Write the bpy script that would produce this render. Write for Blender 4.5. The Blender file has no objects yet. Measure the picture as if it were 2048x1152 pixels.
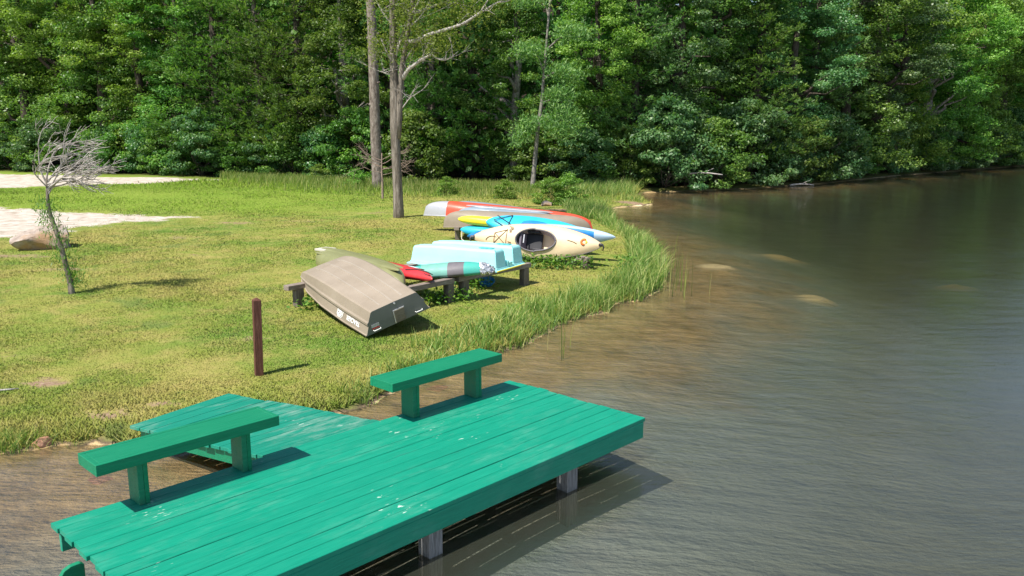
import bpy, bmesh, math, random
import numpy as np
from mathutils import Vector, Matrix

# ------------------------------------------------------------------ camera, sky, sun, exposure
S = bpy.context.scene
C = S.collection
cam_d = bpy.data.cameras.new('camera')
cam_d.sensor_width = 36.0
cam_d.lens = 1680.0 / 2048.0 * 36.0
cam_d.clip_start = 0.05
cam_d.clip_end = 3000
cam = bpy.data.objects.new('camera', cam_d)
C.objects.link(cam)
cam.location = (0, 0, 3.34)
cam.rotation_euler = (math.radians(90 - 10.949), 0, 0)
S.camera = cam

SUN_AZ, SUN_EL = math.radians(46.0), math.radians(56.0)      # heading of the shadows on the ground, height of the sun
W = bpy.data.worlds.new('World')
S.world = W
W.use_nodes = True
wn = W.node_tree
wn.nodes.clear()
wo = wn.nodes.new('ShaderNodeOutputWorld')
wb = wn.nodes.new('ShaderNodeBackground')
sky = wn.nodes.new('ShaderNodeTexSky')
sky.sky_type = 'NISHITA'
sky.sun_disc = False
sky.sun_elevation = SUN_EL
sky.sun_rotation = math.atan2(-math.cos(SUN_AZ), -math.sin(SUN_AZ))
sky.air_density = 1.0
sky.dust_density = 0.6
wb.inputs['Strength'].default_value = 0.095
wn.links.new(sky.outputs[0], wb.inputs[0])
wn.links.new(wb.outputs[0], wo.inputs[0])

sl = bpy.data.lights.new('sun', 'SUN')
sl.energy = 4.8
sl.angle = math.radians(0.55)
sl.color = (1.0, 0.95, 0.86)
sun = bpy.data.objects.new('sun', sl)
C.objects.link(sun)
v = Vector((math.cos(SUN_AZ) * math.cos(SUN_EL), math.sin(SUN_AZ) * math.cos(SUN_EL), -math.sin(SUN_EL)))
sun.rotation_euler = v.to_track_quat('-Z', 'Y').to_euler()
sun.location = (-20, -20, 30)

S.view_settings.view_transform = 'Standard'
S.view_settings.look = 'None'
S.view_settings.gamma = 1
S.view_settings.exposure = 0.62
S.render.engine = 'CYCLES'
S.cycles.max_bounces = 6
S.cycles.diffuse_bounces = 3
S.cycles.glossy_bounces = 3
S.cycles.transmission_bounces = 4
S.cycles.transparent_max_bounces = 12
S.cycles.use_denoising = True

rng = np.random.default_rng(7)
random.seed(7)


def lin(r, g, b):
    f = lambda c: (c / 255 / 12.92) if c / 255 <= 0.04045 else ((c / 255 + 0.055) / 1.055) ** 2.4
    return (f(r), f(g), f(b), 1)


# ------------------------------------------------------------------ material helpers
class NT:
    def __init__(s, name):
        s.m = bpy.data.materials.new(name)
        s.m.use_nodes = True
        s.t = s.m.node_tree
        s.t.nodes.clear()
        s.out = s.n('ShaderNodeOutputMaterial')

    def n(s, typ, **kw):
        nd = s.t.nodes.new(typ)
        for k, v in kw.items():
            setattr(nd, k, v)
        return nd

    def l(s, a, b):
        s.t.links.new(a, b)

    def set(s, nd, **kw):
        for k, v in kw.items():
            nd.inputs[k.replace('_', ' ')].default_value = v
        return nd

    def pos(s):
        return s.n('ShaderNodeNewGeometry').outputs['Position']

    def obj(s):
        return s.n('ShaderNodeTexCoord').outputs['Object']

    def noise(s, vec, scale, detail=3, rough=0.55, vscale=None):
        if vscale:
            mp = s.n('ShaderNodeMapping')
            mp.inputs['Scale'].default_value = vscale
            s.l(vec, mp.inputs[0])
            vec = mp.outputs[0]
        nd = s.n('ShaderNodeTexNoise')
        nd.inputs['Scale'].default_value = scale
        nd.inputs['Detail'].default_value = detail
        nd.inputs['Roughness'].default_value = rough
        s.l(vec, nd.inputs['Vector'])
        return nd.outputs['Fac']

    def ramp(s, fac, stops, interp='LINEAR'):
        r = s.n('ShaderNodeValToRGB')
        r.color_ramp.interpolation = interp
        e = r.color_ramp.elements
        while len(e) < len(stops):
            e.new(0.5)
        for el, (p, c) in zip(e, stops):
            el.position = p
            el.color = c if len(c) == 4 else (*c, 1)
        s.l(fac, r.inputs[0])
        return r.outputs[0]

    def val(s, fac, lo, hi, a=0.0, b=1.0):
        r = s.n('ShaderNodeMapRange')
        r.inputs[1].default_value, r.inputs[2].default_value = lo, hi
        r.inputs[3].default_value, r.inputs[4].default_value = a, b
        s.l(fac, r.inputs[0])
        return r.outputs[0]

    def mix(s, fac, a, b, mode='MIX'):
        m = s.n('ShaderNodeMix', data_type='RGBA', blend_type=mode)
        for sock, x in ((0, fac), (6, a), (7, b)):
            if hasattr(x, 'links'):
                s.l(x, m.inputs[sock])
            else:
                m.inputs[sock].default_value = x
        return m.outputs[2]

    def math(s, op, a, b=0.0):
        m = s.n('ShaderNodeMath', operation=op)
        for i, x in enumerate((a, b)):
            if hasattr(x, 'links'):
                s.l(x, m.inputs[i])
            else:
                m.inputs[i].default_value = x
        return m.outputs[0]

    def attr(s, name):
        return s.n('ShaderNodeAttribute', attribute_name=name).outputs['Fac']

    def bump(s, h, strength=0.3, dist=0.02):
        b = s.n('ShaderNodeBump')
        b.inputs['Strength'].default_value = strength
        b.inputs['Distance'].default_value = dist
        s.l(h, b.inputs['Height'])
        return b.outputs[0]

    def bsdf(s, col, rough=0.6, spec=0.3, metal=0.0, normal=None):
        p = s.n('ShaderNodeBsdfPrincipled')
        for sock, x in (('Base Color', col), ('Roughness', rough), ('Specular IOR Level', spec), ('Metallic', metal)):
            if hasattr(x, 'links'):
                s.l(x, p.inputs[sock])
            else:
                p.inputs[sock].default_value = x
        if normal is not None:
            s.l(normal, p.inputs['Normal'])
        return p.outputs[0]

    def done(s, sh):
        s.l(sh, s.out.inputs['Surface'])
        return s.m


def plastic(name, col, rough=0.4, spec=0.4, dirt=0.25, var=0.12, metal=0.0):
    """moulded or painted hull: slight fading, scuffs along the surface and grime"""
    t = NT(name)
    o = t.obj()
    a = t.noise(o, 2.2, 4)
    c = t.mix(t.val(a, .35, .7), col, tuple(min(1, x * (1 + var) + .02) for x in col[:3]) + (1,))
    g = t.noise(o, 9, 5, .65, (1, 3, 3))
    c = t.mix(t.val(g, .56, .75, 0, dirt), c, (.16, .13, .09, 1))
    sc = t.noise(o, 40, 3, .6, (.35, 3, 3))
    r = t.val(sc, .3, .7, max(.05, rough - .12), rough + .18)
    return t.done(t.bsdf(c, r, spec, metal, t.bump(sc, .12, .004)))


def green_paint(name, base, worn, amount=0.5, flecks=True):
    t = NT(name)
    o = t.pos()
    rot = t.n('ShaderNodeVectorRotate', rotation_type='Z_AXIS')
    rot.inputs['Angle'].default_value = -0.80761
    t.l(o, rot.inputs['Vector'])
    o = rot.outputs[0]
    info = t.n('ShaderNodeObjectInfo').outputs['Random']
    gr = t.noise(o, 7, 5, .6, (.5, 9, 9))
    c = t.mix(t.val(gr, .3, .75), base, tuple(x * 1.30 + .008 for x in base[:3]) + (1,))
    c = t.mix(t.val(info, 0, 1, 0, .22), c, tuple(x * .72 for x in base[:3]) + (1,))
    w = t.noise(o, 1.5, 6, .68, (.75, 1.5, 1))
    w2 = t.noise(o, 9, 4, .7, (.4, 1.4, 1))
    wm = t.math('MULTIPLY', t.val(w, .49, .66), t.val(w2, .42, .66))
    c = t.mix(t.math('MULTIPLY', wm, amount), c, worn)
    if flecks:
        f = t.noise(o, 26, 2, .5, (.45, 1.2, 1))
        g = t.noise(o, 1.1, 2)
        fm = t.math('MULTIPLY', t.val(f, .66, .74), t.val(g, .58, .68))
        c = t.mix(fm, c, (.62, .74, .66, 1))
        k = t.noise(o, 5, 3, .6, (.3, 2.5, 1))
        c = t.mix(t.math('MULTIPLY', t.val(k, .66, .74), .5), c, (.03, .16, .12, 1))
    rg = t.val(w2, .3, .7, .38, .62)
    return t.done(t.bsdf(c, rg, .35, 0, t.bump(gr, .6, .008)))


def timber(name, c1, c2, c3, vs=(1, 9, 9), scale=6):
    t = NT(name)
    o = t.obj()
    g = t.noise(o, scale, 5, .65, vs)
    c = t.ramp(g, [(.25, c1), (.5, c2), (.75, c3)])
    b = t.noise(o, 2.3, 3)
    c = t.mix(t.val(b, .5, .75, 0, .5), c, c1)
    return t.done(t.bsdf(c, .85, .15, 0, t.bump(g, .6, .01)))


def bark(name, c1, c2, c3, vs=(1, 1, .22), scale=16, strength=.9):
    t = NT(name)
    o = t.obj()
    g = t.noise(o, scale, 5, .7, vs)
    c = t.ramp(g, [(.30, c1), (.48, c2), (.68, c3)])
    b = t.noise(o, 1.3, 3)
    c = t.mix(t.val(b, .45, .75, 0, .45), c, c2)
    return t.done(t.bsdf(c, .95, .08, 0, t.bump(g, strength, .05)))


def foliage(name, dark, mid, light, trans=.3, rough=.45, spec=.35, hue=.05):
    t = NT(name)
    r = t.attr('rnd')
    info = t.n('ShaderNodeObjectInfo').outputs['Random']
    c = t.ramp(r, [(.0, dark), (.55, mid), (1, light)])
    h = t.n('ShaderNodeHueSaturation')
    t.l(t.val(info, 0, 1, .5 - hue * .5, .5 + hue * .5), h.inputs['Hue'])
    t.l(t.val(info, 0, 1, .75, 1.2), h.inputs['Value'])
    t.l(c, h.inputs['Color'])
    c = h.outputs[0]
    p = t.bsdf(c, rough, spec)
    tr = t.n('ShaderNodeBsdfTranslucent')
    t.l(t.mix(1.0, c, (1.3, 1.5, .55, 1), 'MULTIPLY'), tr.inputs[0])
    ms = t.n('ShaderNodeMixShader')
    ms.inputs[0].default_value = trans
    t.l(p, ms.inputs[1])
    t.l(tr.outputs[0], ms.inputs[2])
    return t.done(ms.outputs[0])


M = {}
M['deck'] = green_paint('deck_green_paint', (.0010, .225, .138, 1), (.10, .33, .24, 1), .45)
M['bench'] = green_paint('bench_green_paint', (.001, .17, .080, 1), (.03, .24, .15, 1), .3, False)
M['ramp'] = green_paint('ramp_green_paint', (.003, .195, .128, 1), (.20, .33, .27, 1), 1.0)
M['leg_worn'] = green_paint('bench_leg_paint', (.010, .16, .085, 1), (.10, .13, .07, 1), .9, False)
M['pile'] = timber('weathered_piling', (.09, .09, .09, 1), (.20, .20, .20, 1), (.33, .33, .34, 1), (9, 9, 1))
M['rack'] = timber('weathered_rack_timber', (.13, .10, .085, 1), (.25, .205, .175, 1), (.38, .33, .29, 1))
M['rackpost'] = timber('rack_post_timber', (.085, .07, .06, 1), (.17, .14, .12, 1), (.27, .24, .2, 1), (9, 9, 1))
M['brownpost'] = timber('brown_stained_post', (.07, .030, .022, 1), (.115, .050, .036, 1), (.18, .088, .066, 1), (9, 9, 1))
M['jon'] = plastic('tan_boat_paint', (.275, .225, .17, 1), .5, .3, .22, .1)
M['jon_dark'] = plastic('olive_grey_transom_paint', (.16, .165, .15, 1), .5, .3, .2)
M['jon_rib'] = plastic('worn_boat_rib', (.30, .255, .205, 1), .5, .3, .15)
M['white'] = plastic('white_marking', (.80, .80, .78, 1), .5, .3, .1, .02)
M['transom_wood'] = timber('transom_board', (.10, .085, .06, 1), (.17, .15, .11, 1), (.25, .22, .17, 1), (1, 9, 9), 9)
M['alu'] = plastic('bare_aluminium', (.62, .63, .66, 1), .35, .5, .2, .05, .55)
M['olive'] = plastic('olive_green_plastic', (.20, .205, .085, 1), .42, .4, .25)
M['olive_pale'] = plastic('sun_bleached_olive', (.50, .47, .40, 1), .5, .3, .25)
M['red'] = plastic('red_plastic', (.52, .025, .03, 1), .32, .5, .12)
M['teal'] = plastic('teal_plastic', (.05, .36, .30, 1), .4, .4, .25)
M['teal_pale'] = plastic('faded_teal_plastic', (.15, .37, .31, 1), .5, .3, .4)
M['charcoal'] = plastic('charcoal_plastic', (.11, .10, .11, 1), .5, .3, .3, .5)
M['aqua'] = plastic('aqua_plastic', (.36, .80, .80, 1), .42, .35, .08, .05)
M['aqua_dark'] = plastic('aqua_tread_plastic', (.10, .42, .43, 1), .6, .2, .2)
M['cream'] = plastic('cream_plastic', (.68, .53, .335, 1), .38, .4, .14, .04)
M['cockpit'] = plastic('cockpit_liner_plastic', (.42, .35, .36, 1), .55, .3, .2)
M['black'] = plastic('black_rubber', (.022, .022, .026, 1), .55, .3, .1, .3)
M['seat'] = plastic('grey_seat_fabric', (.14, .12, .15, 1), .8, .1, .1)
M['blue'] = plastic('deep_blue_plastic', (.012, .20, .55, 1), .35, .4, .12)
M['paleblue'] = plastic('pale_blue_plastic', (.42, .56, .72, 1), .4, .4, .12, .05)
M['cyan'] = plastic('cyan_blue_plastic', (.02, .42, .62, 1), .35, .45, .12)
M['yellow'] = plastic('yellow_plastic', (.85, .68, .035, 1), .38, .4, .1, .04)
M['tan'] = plastic('tan_canoe_plastic', (.25, .205, .155, 1), .45, .3, .25)
M['greycanoe'] = plastic('blue_grey_canoe_paint', (.21, .26, .31, 1), .38, .4, .22)
M['silver'] = plastic('dull_silver_hull', (.44, .44, .47, 1), .36, .5, .2, .05, .25)
M['canoered'] = plastic('orange_red_hull', (.62, .075, .035, 1), .36, .4, .14)
M['rope'] = plastic('pale_rope', (.5, .47, .38, 1), .9, .05, .3)
M['brown_letter'] = plastic('brown_lettering', (.16, .09, .03, 1), .5, .2, .05)
M['orange'] = plastic('orange_decal', (.75, .17, .03, 1), .45, .3, .05)
M['bark_pine'] = bark('pine_bark', (.06, .045, .038, 1), (.19, .155, .135, 1), (.34, .295, .26, 1), (1, 1, .35), 10)
M['bark_locust'] = bark('locust_bark', (.05, .04, .034, 1), (.17, .145, .12, 1), (.34, .30, .26, 1), (1, 1, .14), 13)
M['bark_birch'] = bark('pale_bark', (.09, .08, .07, 1), (.21, .19, .17, 1), (.34, .32, .29, 1), (1, 1, .5), 9)
M['bark_dark'] = bark('dark_bark', (.035, .03, .025, 1), (.075, .062, .05, 1), (.14, .12, .10, 1))
M['twig'] = bark('grey_dead_twig', (.26, .23, .21, 1), (.43, .39, .365, 1), (.58, .54, .51, 1))
M['twig_pink'] = bark('dead_brown_twig', (.17, .12, .10, 1), (.29, .215, .18, 1), (.4, .31, .27, 1))
M['leaf_broad'] = foliage('broad_leaf', (0.050, 0.127, 0.027, 1), (0.129, 0.248, 0.047, 1), (0.314, 0.440, 0.112, 1), .42, .42, .4)
M['leaf_bright'] = foliage('bright_leaf', (0.067, 0.165, 0.027, 1), (0.179, 0.330, 0.050, 1), (0.381, 0.528, 0.134, 1), .38, .45, .35)
M['leaf_cool'] = foliage('cool_leaf', (.037, .112, .038, 1), (.10, .215, .074, 1), (.28, .40, .18, 1), .36, .40, .42)
M['needle'] = foliage('pine_needle', (0.036, 0.097, 0.022, 1), (0.099, 0.204, 0.040, 1), (0.269, 0.374, 0.095, 1), .38, .5, .3, .04)
M['needle_pale'] = foliage('pale_pine_needle', (0.056, 0.143, 0.039, 1), (0.146, 0.286, 0.084, 1), (0.358, 0.506, 0.190, 1), .40, .5, .35, .04)
M['leaf_locust'] = foliage('locust_leaf', (.10, .17, .03, 1), (.20, .30, .06, 1), (.33, .43, .11, 1), .42, .5, .3)
M['weed'] = foliage('weed_leaf', (.04, .12, .015, 1), (.10, .24, .03, 1), (.22, .38, .06, 1), .35, .5, .3)
M['reed'] = foliage('reed_blade', (.09, .17, .035, 1), (.20, .30, .06, 1), (.50, .47, .20, 1), .35, .5, .3)


# ------------------------------------------------------------------ mesh helpers
def tag(o, label=None, cat=None, group=None, kind=None):
    if label:
        o['label'] = label
    if cat:
        o['category'] = cat
    if group:
        o['group'] = group
    if kind:
        o['kind'] = kind
    return o


def empty(name, loc=(0, 0, 0), rz=0, label=None, cat=None, group=None):
    o = bpy.data.objects.new(name, None)
    o.empty_display_size = .3
    o.location = loc
    o.rotation_euler = (0, 0, rz)
    C.objects.link(o)
    return tag(o, label, cat, group)


def link(name, me, mat=None, parent=None, mtx=None):
    o = bpy.data.objects.new(name, me)
    C.objects.link(o)
    if mat is not None and not me.materials:
        me.materials.append(mat)
    if parent is not None:
        o.parent = parent
    if mtx is not None:
        o.matrix_local = mtx
    return o


def pymesh(name, V, F, smooth=False):
    me = bpy.data.meshes.new(name)
    me.from_pydata([tuple(map(float, p)) for p in V], [], [tuple(map(int, f)) for f in F])
    me.update()
    if smooth:
        me.polygons.foreach_set('use_smooth', [True] * len(me.polygons))
    return me


def npmesh(name, V, F, rnd=None, smooth=False):
    """fast mesh from numpy: F is (n,3) or (n,4); rnd is one value a face"""
    V = np.asarray(V, np.float32)
    F = np.asarray(F, np.int32)
    k = F.shape[1]
    me = bpy.data.meshes.new(name)
    me.vertices.add(len(V))
    me.vertices.foreach_set('co', V.ravel())
    me.loops.add(F.size)
    me.loops.foreach_set('vertex_index', F.ravel())
    me.polygons.add(len(F))
    me.polygons.foreach_set('loop_start', np.arange(0, F.size, k, dtype=np.int32))
    if smooth:
        me.polygons.foreach_set('use_smooth', np.ones(len(F), bool))
    if rnd is not None:
        a = me.attributes.new('rnd', 'FLOAT', 'FACE')
        a.data.foreach_set('value', np.asarray(rnd, np.float32))
    me.update()
    me.validate()
    return me


def bevel_mesh(me, w, seg=1):
    bm = bmesh.new()
    bm.from_mesh(me)
    bmesh.ops.bevel(bm, geom=bm.edges[:], offset=w, segments=seg, affect='EDGES', profile=.6)
    bm.to_mesh(me)
    bm.free()
    return me


def box_me(name, sx, sy, sz, bev=.004, jitter=0.0, origin='c'):
    """box of a size; origin c = centre, t = top centre, b = bottom centre"""
    z0, z1 = {'c': (-sz / 2, sz / 2), 't': (-sz, 0), 'b': (0, sz)}[origin]
    V = [(x, y, z) for z in (z0, z1) for y in (-sy / 2, sy / 2) for x in (-sx / 2, sx / 2)]
    if jitter:
        V = [tuple(c + random.uniform(-jitter, jitter) for c in p) for p in V]
    F = [(0, 2, 3, 1), (4, 5, 7, 6), (0, 1, 5, 4), (2, 6, 7, 3), (0, 4, 6, 2), (1, 3, 7, 5)]
    me = pymesh(name, V, F)
    return bevel_mesh(me, bev) if bev else me


def box(name, size, loc, mat, parent=None, rz=0, bev=.004, jitter=0.0, origin='c', rot=None):
    me = box_me(name, *size, bev, jitter, origin)
    o = link(name, me, mat, parent)
    o.location = loc
    o.rotation_euler = rot if rot else (0, 0, rz)
    return o


def tube_vf(pts, rad, seg=8, cap=True, wob=0.0):
    pts = np.asarray(pts, float)
    n = len(pts)
    rad = np.broadcast_to(np.asarray(rad, float), (n,))
    T = np.gradient(pts, axis=0)
    T /= np.linalg.norm(T, axis=1)[:, None] + 1e-9
    ref = np.array([0, 0, 1.0]) if abs(T[0][2]) < .9 else np.array([1.0, 0, 0])
    u = np.cross(T[0], ref)
    u /= np.linalg.norm(u)
    V, F = [], []
    for i in range(n):
        u = u - T[i] * (u @ T[i])
        u /= np.linalg.norm(u) + 1e-9
        w = np.cross(T[i], u)
        for k in range(seg):
            a = 2 * math.pi * k / seg
            r = rad[i] * (1 + (random.uniform(-wob, wob) if wob else 0))
            V.append(pts[i] + r * (math.cos(a) * u + math.sin(a) * w))
    for i in range(n - 1):
        for k in range(seg):
            k2 = (k + 1) % seg
            F.append((i * seg + k, i * seg + k2, (i + 1) * seg + k2, (i + 1) * seg + k))
    if cap:
        F.append(tuple(range(seg))[::-1])
        F.append(tuple((n - 1) * seg + k for k in range(seg)))
    return V, F


def join_vf(parts):
    V, F = [], []
    for v, f in parts:
        b = len(V)
        V += list(v)
        F += [tuple(i + b for i in q) for q in f]
    return V, F


def tube(name, pts, rad, mat, parent=None, seg=8, wob=0.0, smooth=True):
    v, f = tube_vf(pts, rad, seg, True, wob)
    return link(name, pymesh(name, v, f, smooth), mat, parent)


def frame_mtx(pa, pb, roll=0.0):
    """origin half way between two points, x from pa to pb, z up turned by roll about x"""
    pa, pb = Vector(pa), Vector(pb)
    x = (pb - pa).normalized()
    y = Vector((0, 0, 1)).cross(x).normalized()
    z = x.cross(y)
    m = Matrix(((x.x, y.x, z.x, 0), (x.y, y.y, z.y, 0), (x.z, y.z, z.z, 0), (0, 0, 0, 1)))
    return Matrix.Translation((pa + pb) / 2) @ m @ Matrix.Rotation(roll, 4, 'X')


def copy_thing(root):
    r = root.copy()
    C.objects.link(r)
    for ch in list(root.children):
        c = ch.copy()
        C.objects.link(c)
        c.parent = r
    return r


# ------------------------------------------------------------------ terrain
SHORE = np.array([(-160, -40), (-60, -2), (-25, 5.0), (-12, 7.2), (-8, 7.8), (-5.9, 8.12), (-5.3, 8.2), (-5.07, 8.28), (-4.84, 8.45), (-4.67, 8.42),
                  (-4.40, 8.52), (-4.0, 8.28), (-3.4, 8.55), (-2.7, 9.05), (-2.1, 9.4), (-1.72, 9.72), (-1.6, 10.1), (-1.45, 10.4), (-.87, 11.38),
                  (-.29, 12.1), (.15, 12.5), (.79, 13.85), (1.12, 14.4), (1.72, 14.9), (1.95, 15.7), (2.5, 15.95), (3.1, 17.1), (3.55, 19.0),
                  (3.75, 21.5), (3.95, 24.0), (3.7, 26.4), (3.5, 28.6), (3.7, 31.0), (3.55, 33.0), (4.3, 34.8), (5.6, 35.8), (6.1, 36.3),
                  (5.9, 38.0), (5.6, 40.2), (6.6, 42.6), (9.5, 44.0), (13, 45.6), (18, 49.4), (26, 57.3), (34, 64), (43, 71.5), (60, 84), (110, 110), (300, 170)])
LAKE_POLY = np.vstack([SHORE, [(900, 170), (900, -600), (-160, -600)]])
EDGE = np.array([(-140, 80), (-60, 66), (-36, 56), (-28, 52), (-20, 49.0), (-12, 46), (-4, 43.6), (2, 42.6), (6.5, 43.2), (11.5, 45.3), (18, 50), (26, 58), (42, 71.5), (60, 84.5), (110, 111), (300, 172)])


def seg_dist(P, L):
    d = np.full(len(P), 1e9)
    for a, b in zip(L[:-1], L[1:]):
        ab = b - a
        t = np.clip(((P - a) @ ab) / (ab @ ab), 0, 1)
        d = np.minimum(d, np.linalg.norm(P - (a + t[:, None] * ab), axis=1))
    return d


def inside(P, poly):
    c = np.zeros(len(P), bool)
    x, y = P[:, 0], P[:, 1]
    j = len(poly) - 1
    for i in range(len(poly)):
        xi, yi = poly[i]
        xj, yj = poly[j]
        if yi != yj:
            c ^= ((yi > y) != (yj > y)) & (x < (xj - xi) * (y - yi) / (yj - yi) + xi)
        j = i
    return c


def shore_sd(P):                       # > 0 on land
    d = seg_dist(P, SHORE)
    return np.where(inside(P, LAKE_POLY), -d, d)


def wood_sd(P):                        # > 0 inside the wood
    d = seg_dist(P, EDGE)
    return np.where(P[:, 1] > np.interp(P[:, 0], EDGE[:, 0], EDGE[:, 1]), d, -d)


def wave(P, s, seed=0):
    r = np.random.default_rng(seed)
    o = np.zeros(len(P))
    for k in range(6):
        a = r.uniform(0, 6.28)
        f = s * r.uniform(.6, 1.9)
        o += np.sin((P[:, 0] * math.cos(a) + P[:, 1] * math.sin(a)) * f + r.uniform(0, 6.28))
    return o / 6


FISH = [(6.35, 17.2, .45), (4.95, 20.1, .5), (7.6, 23.4, .6), (11.5, 21.5, .5)]      # pale nests swept clean by fish on the lake bed


def ground_z(P):
    P = np.asarray(P, float)
    sd = shore_sd(P)
    fd = wood_sd(P)
    L = np.maximum(sd, 0)
    land = .14 * (1 - np.exp(-L / .22)) + .13 * (1 - np.exp(-L / 3)) + .010 * np.clip(L - 2, 0, 25)
    land += wave(P, 1.3, 3) * .02 * np.clip(L, 0, 1) + wave(P, .3, 5) * .05 * np.clip(L / 4, 0, 1)
    land += np.clip(fd - 2, 0, 200) * .05 + np.clip(fd - 15, 0, 45) * .42
    # low grassy mound by the sandy track
    land += .28 * np.exp(-(((P[:, 0] + 16) / 6) ** 2 + ((P[:, 1] - 34.5) / 3.5) ** 2))
    Wd = np.maximum(-sd, 0)
    bed = -.02 - np.minimum(.06 * Wd + .07 * np.clip(Wd - 1.7, 0, 99) ** 1.3, .8 + .01 * Wd) + wave(P, 2.2, 9) * .03 * np.clip(Wd, 0, 1)
    for fx, fy, fr_ in FISH:
        bed += .16 * np.exp(-((P[:, 0] - fx) ** 2 + (P[:, 1] - fy) ** 2) / fr_ ** 2)
    bed = np.minimum(bed, -.01)
    return np.where(sd > 0, land, bed)


def gz(x, y):
    return float(ground_z(np.array([[x, y]]))[0])


SAND = [np.array([(-60, 62), (-36, 54), (-30, 50), (-22, 47.2), (-17.5, 46.6), (-15.2, 45.2), (-16.5, 43.6), (-20, 41.5), (-24, 37.2), (-40, 38), (-70, 45)]),
        np.array([(-40, 33), (-22, 30.5), (-17.5, 29.6), (-14.5, 28.4), (-10.6, 27.6), (-11, 26.7), (-12.0, 25.4), (-12.6, 23.4), (-13.6, 21.9), (-20, 20.5), (-40, 22)])]


def sand_sd(P):
    o = np.full(len(P), -1e9)
    for pl in SAND:
        d = seg_dist(P, np.vstack([pl, pl[:1]]))
        o = np.maximum(o, np.where(inside(P, pl), d, -d))
    return o


# bare spots worn in the lawn: x, y, radius x, radius y, strength
BARE = [(-4.5, 9.0, .6, .28, .62), (-4.05, 9.3, .45, .2, .6), (-5.79, 10.07, .42, .30, .75), (-3.9, 12.15, .55, .30, .55), (-6.9, 11.2, .5, .2, .5),
        (-7.2, 19.6, 1.2, .6, .45), (-8.9, 22.5, 1.3, .7, .5), (-6.6, 26.5, 1.4, .9, .5), (-4.9, 29.3, 1.3, .9, .5), (-8.6, 26.0, 1.2, .8, .55),
        (-9.5, 17.6, 1.0, .35, .6), (-11.6, 19.3, 1.6, .5, .6), (.9, 16.3, .8, .4, .45), (-2.8, 8.9, .5, .2, .8), (2.2, 31.6, 1.4, .6, .9), (3.0, 33.9, 1.6, .6, 1.0), (5.2, 35.9, 1.2, .4, 1.0), (-3.3, 10.6, .4, .2, .3)]


def bare(P):
    o = np.zeros(len(P))
    for x, y, rx, ry, s in BARE:
        o = np.maximum(o, s * np.exp(-(((P[:, 0] - x) / rx) ** 2 + ((P[:, 1] - y) / ry) ** 2)))
    for x, y, rr in FISH:
        o = np.maximum(o, np.exp(-((P[:, 0] - x) ** 2 + (P[:, 1] - y) ** 2) / rr ** 2))
    return o


xs = np.unique(np.round(np.concatenate([np.geomspace(50, 900, 22), -np.geomspace(45, 900, 22), np.arange(8, 50, .9), np.arange(-45, -14, .6), np.arange(-14, 8.01, .18)]), 3))
ys = np.unique(np.round(np.concatenate([-np.geomspace(4, 600, 24), np.arange(-4, 5, 1.0), np.arange(5, 34, .18), np.arange(34, 80, .6), np.geomspace(81, 900, 22)]), 3))
GX, GY = np.meshgrid(xs, ys)
GP = np.stack([GX.ravel(), GY.ravel()], 1)
gzv = ground_z(GP)
nx, ny = len(xs), len(ys)
ii = np.arange(nx * ny).reshape(ny, nx)
GF = np.stack([ii[:-1, :-1].ravel(), ii[:-1, 1:].ravel(), ii[1:, 1:].ravel(), ii[1:, :-1].ravel()], 1)
gme = npmesh('ground', np.column_stack([GP, gzv]), GF, None, True)
for nm, arr in (('sand', np.clip(sand_sd(GP) / 2.4 + .5, 0, 1)), ('bare', bare(GP)), ('wood', np.clip((wood_sd(GP) + 2.0) / 3, 0, 1)), ('shore', np.clip(shore_sd(GP) / 4 + .5, 0, 1)), ('wet', np.clip(-shore_sd(GP) / 8, 0, 1))):
    a = gme.attributes.new(nm, 'FLOAT', 'POINT')
    a.data.foreach_set('value', arr.astype(np.float32))


def lawn_colour(t, vec):
    a = t.noise(vec, .38, 4, .6)
    b = t.noise(vec, 2.1, 4, .65)
    c = t.ramp(a, [(.36, (.15, .27, .03, 1)), (.50, (.26, .31, .05, 1)), (.64, (.38, .35, .09, 1))])
    c = t.mix(t.val(b, .46, .70, 0, .65), c, (.46, .37, .13, 1))
    c = t.mix(t.val(b, .22, .42, .7, 0), c, (.12, .24, .03, 1))
    k = t.noise(vec, 1.0, 3, .6)
    c = t.mix(t.val(k, .60, .68, 0, .6), c, (.10, .20, .04, 1))
    # the mound by the track carries fresh thick grass
    sx = t.n('ShaderNodeSeparateXYZ')
    t.l(vec, sx.inputs[0])
    fy = t.math('MULTIPLY', t.val(sx.outputs[1], 27.0, 30.0), t.val(sx.outputs[0], -2.0, -9.0))
    c = t.mix(t.math('MULTIPLY', fy, .85), c, (.19, .33, .02, 1))
    return c


t = NT('ground_cover')
p = t.pos()
lawn = t.mix(.30, lawn_colour(t, p), (.20, .17, .08, 1))
n1 = t.noise(p, 1.2, 5, .65)
n2 = t.noise(p, 14, 4, .7)
n3 = t.noise(p, 60, 3, .7)
dirt = t.ramp(n2, [(.3, (.20, .13, .08, 1)), (.6, (.32, .225, .15, 1)), (.8, (.42, .33, .24, 1))])
sandc = t.ramp(t.noise(p, 2.5, 6, .7), [(.32, (.31, .25, .19, 1)), (.5, (.52, .45, .38, 1)), (.68, (.65, .60, .54, 1))])
sm = t.math('ADD', t.attr('sand'), t.math('MULTIPLY', t.math('SUBTRACT', n1, .5), 1.3))
c = t.mix(t.val(sm, .48, .58), lawn, sandc)
bm_ = t.math('ADD', t.attr('bare'), t.math('MULTIPLY', t.math('SUBTRACT', t.noise(p, 4.5, 5, .65), .5), .9))
c = t.mix(t.val(bm_, .40, .62), c, dirt)
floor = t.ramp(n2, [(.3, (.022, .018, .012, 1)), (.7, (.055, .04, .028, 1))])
c = t.mix(t.attr('wood'), c, floor)
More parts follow.
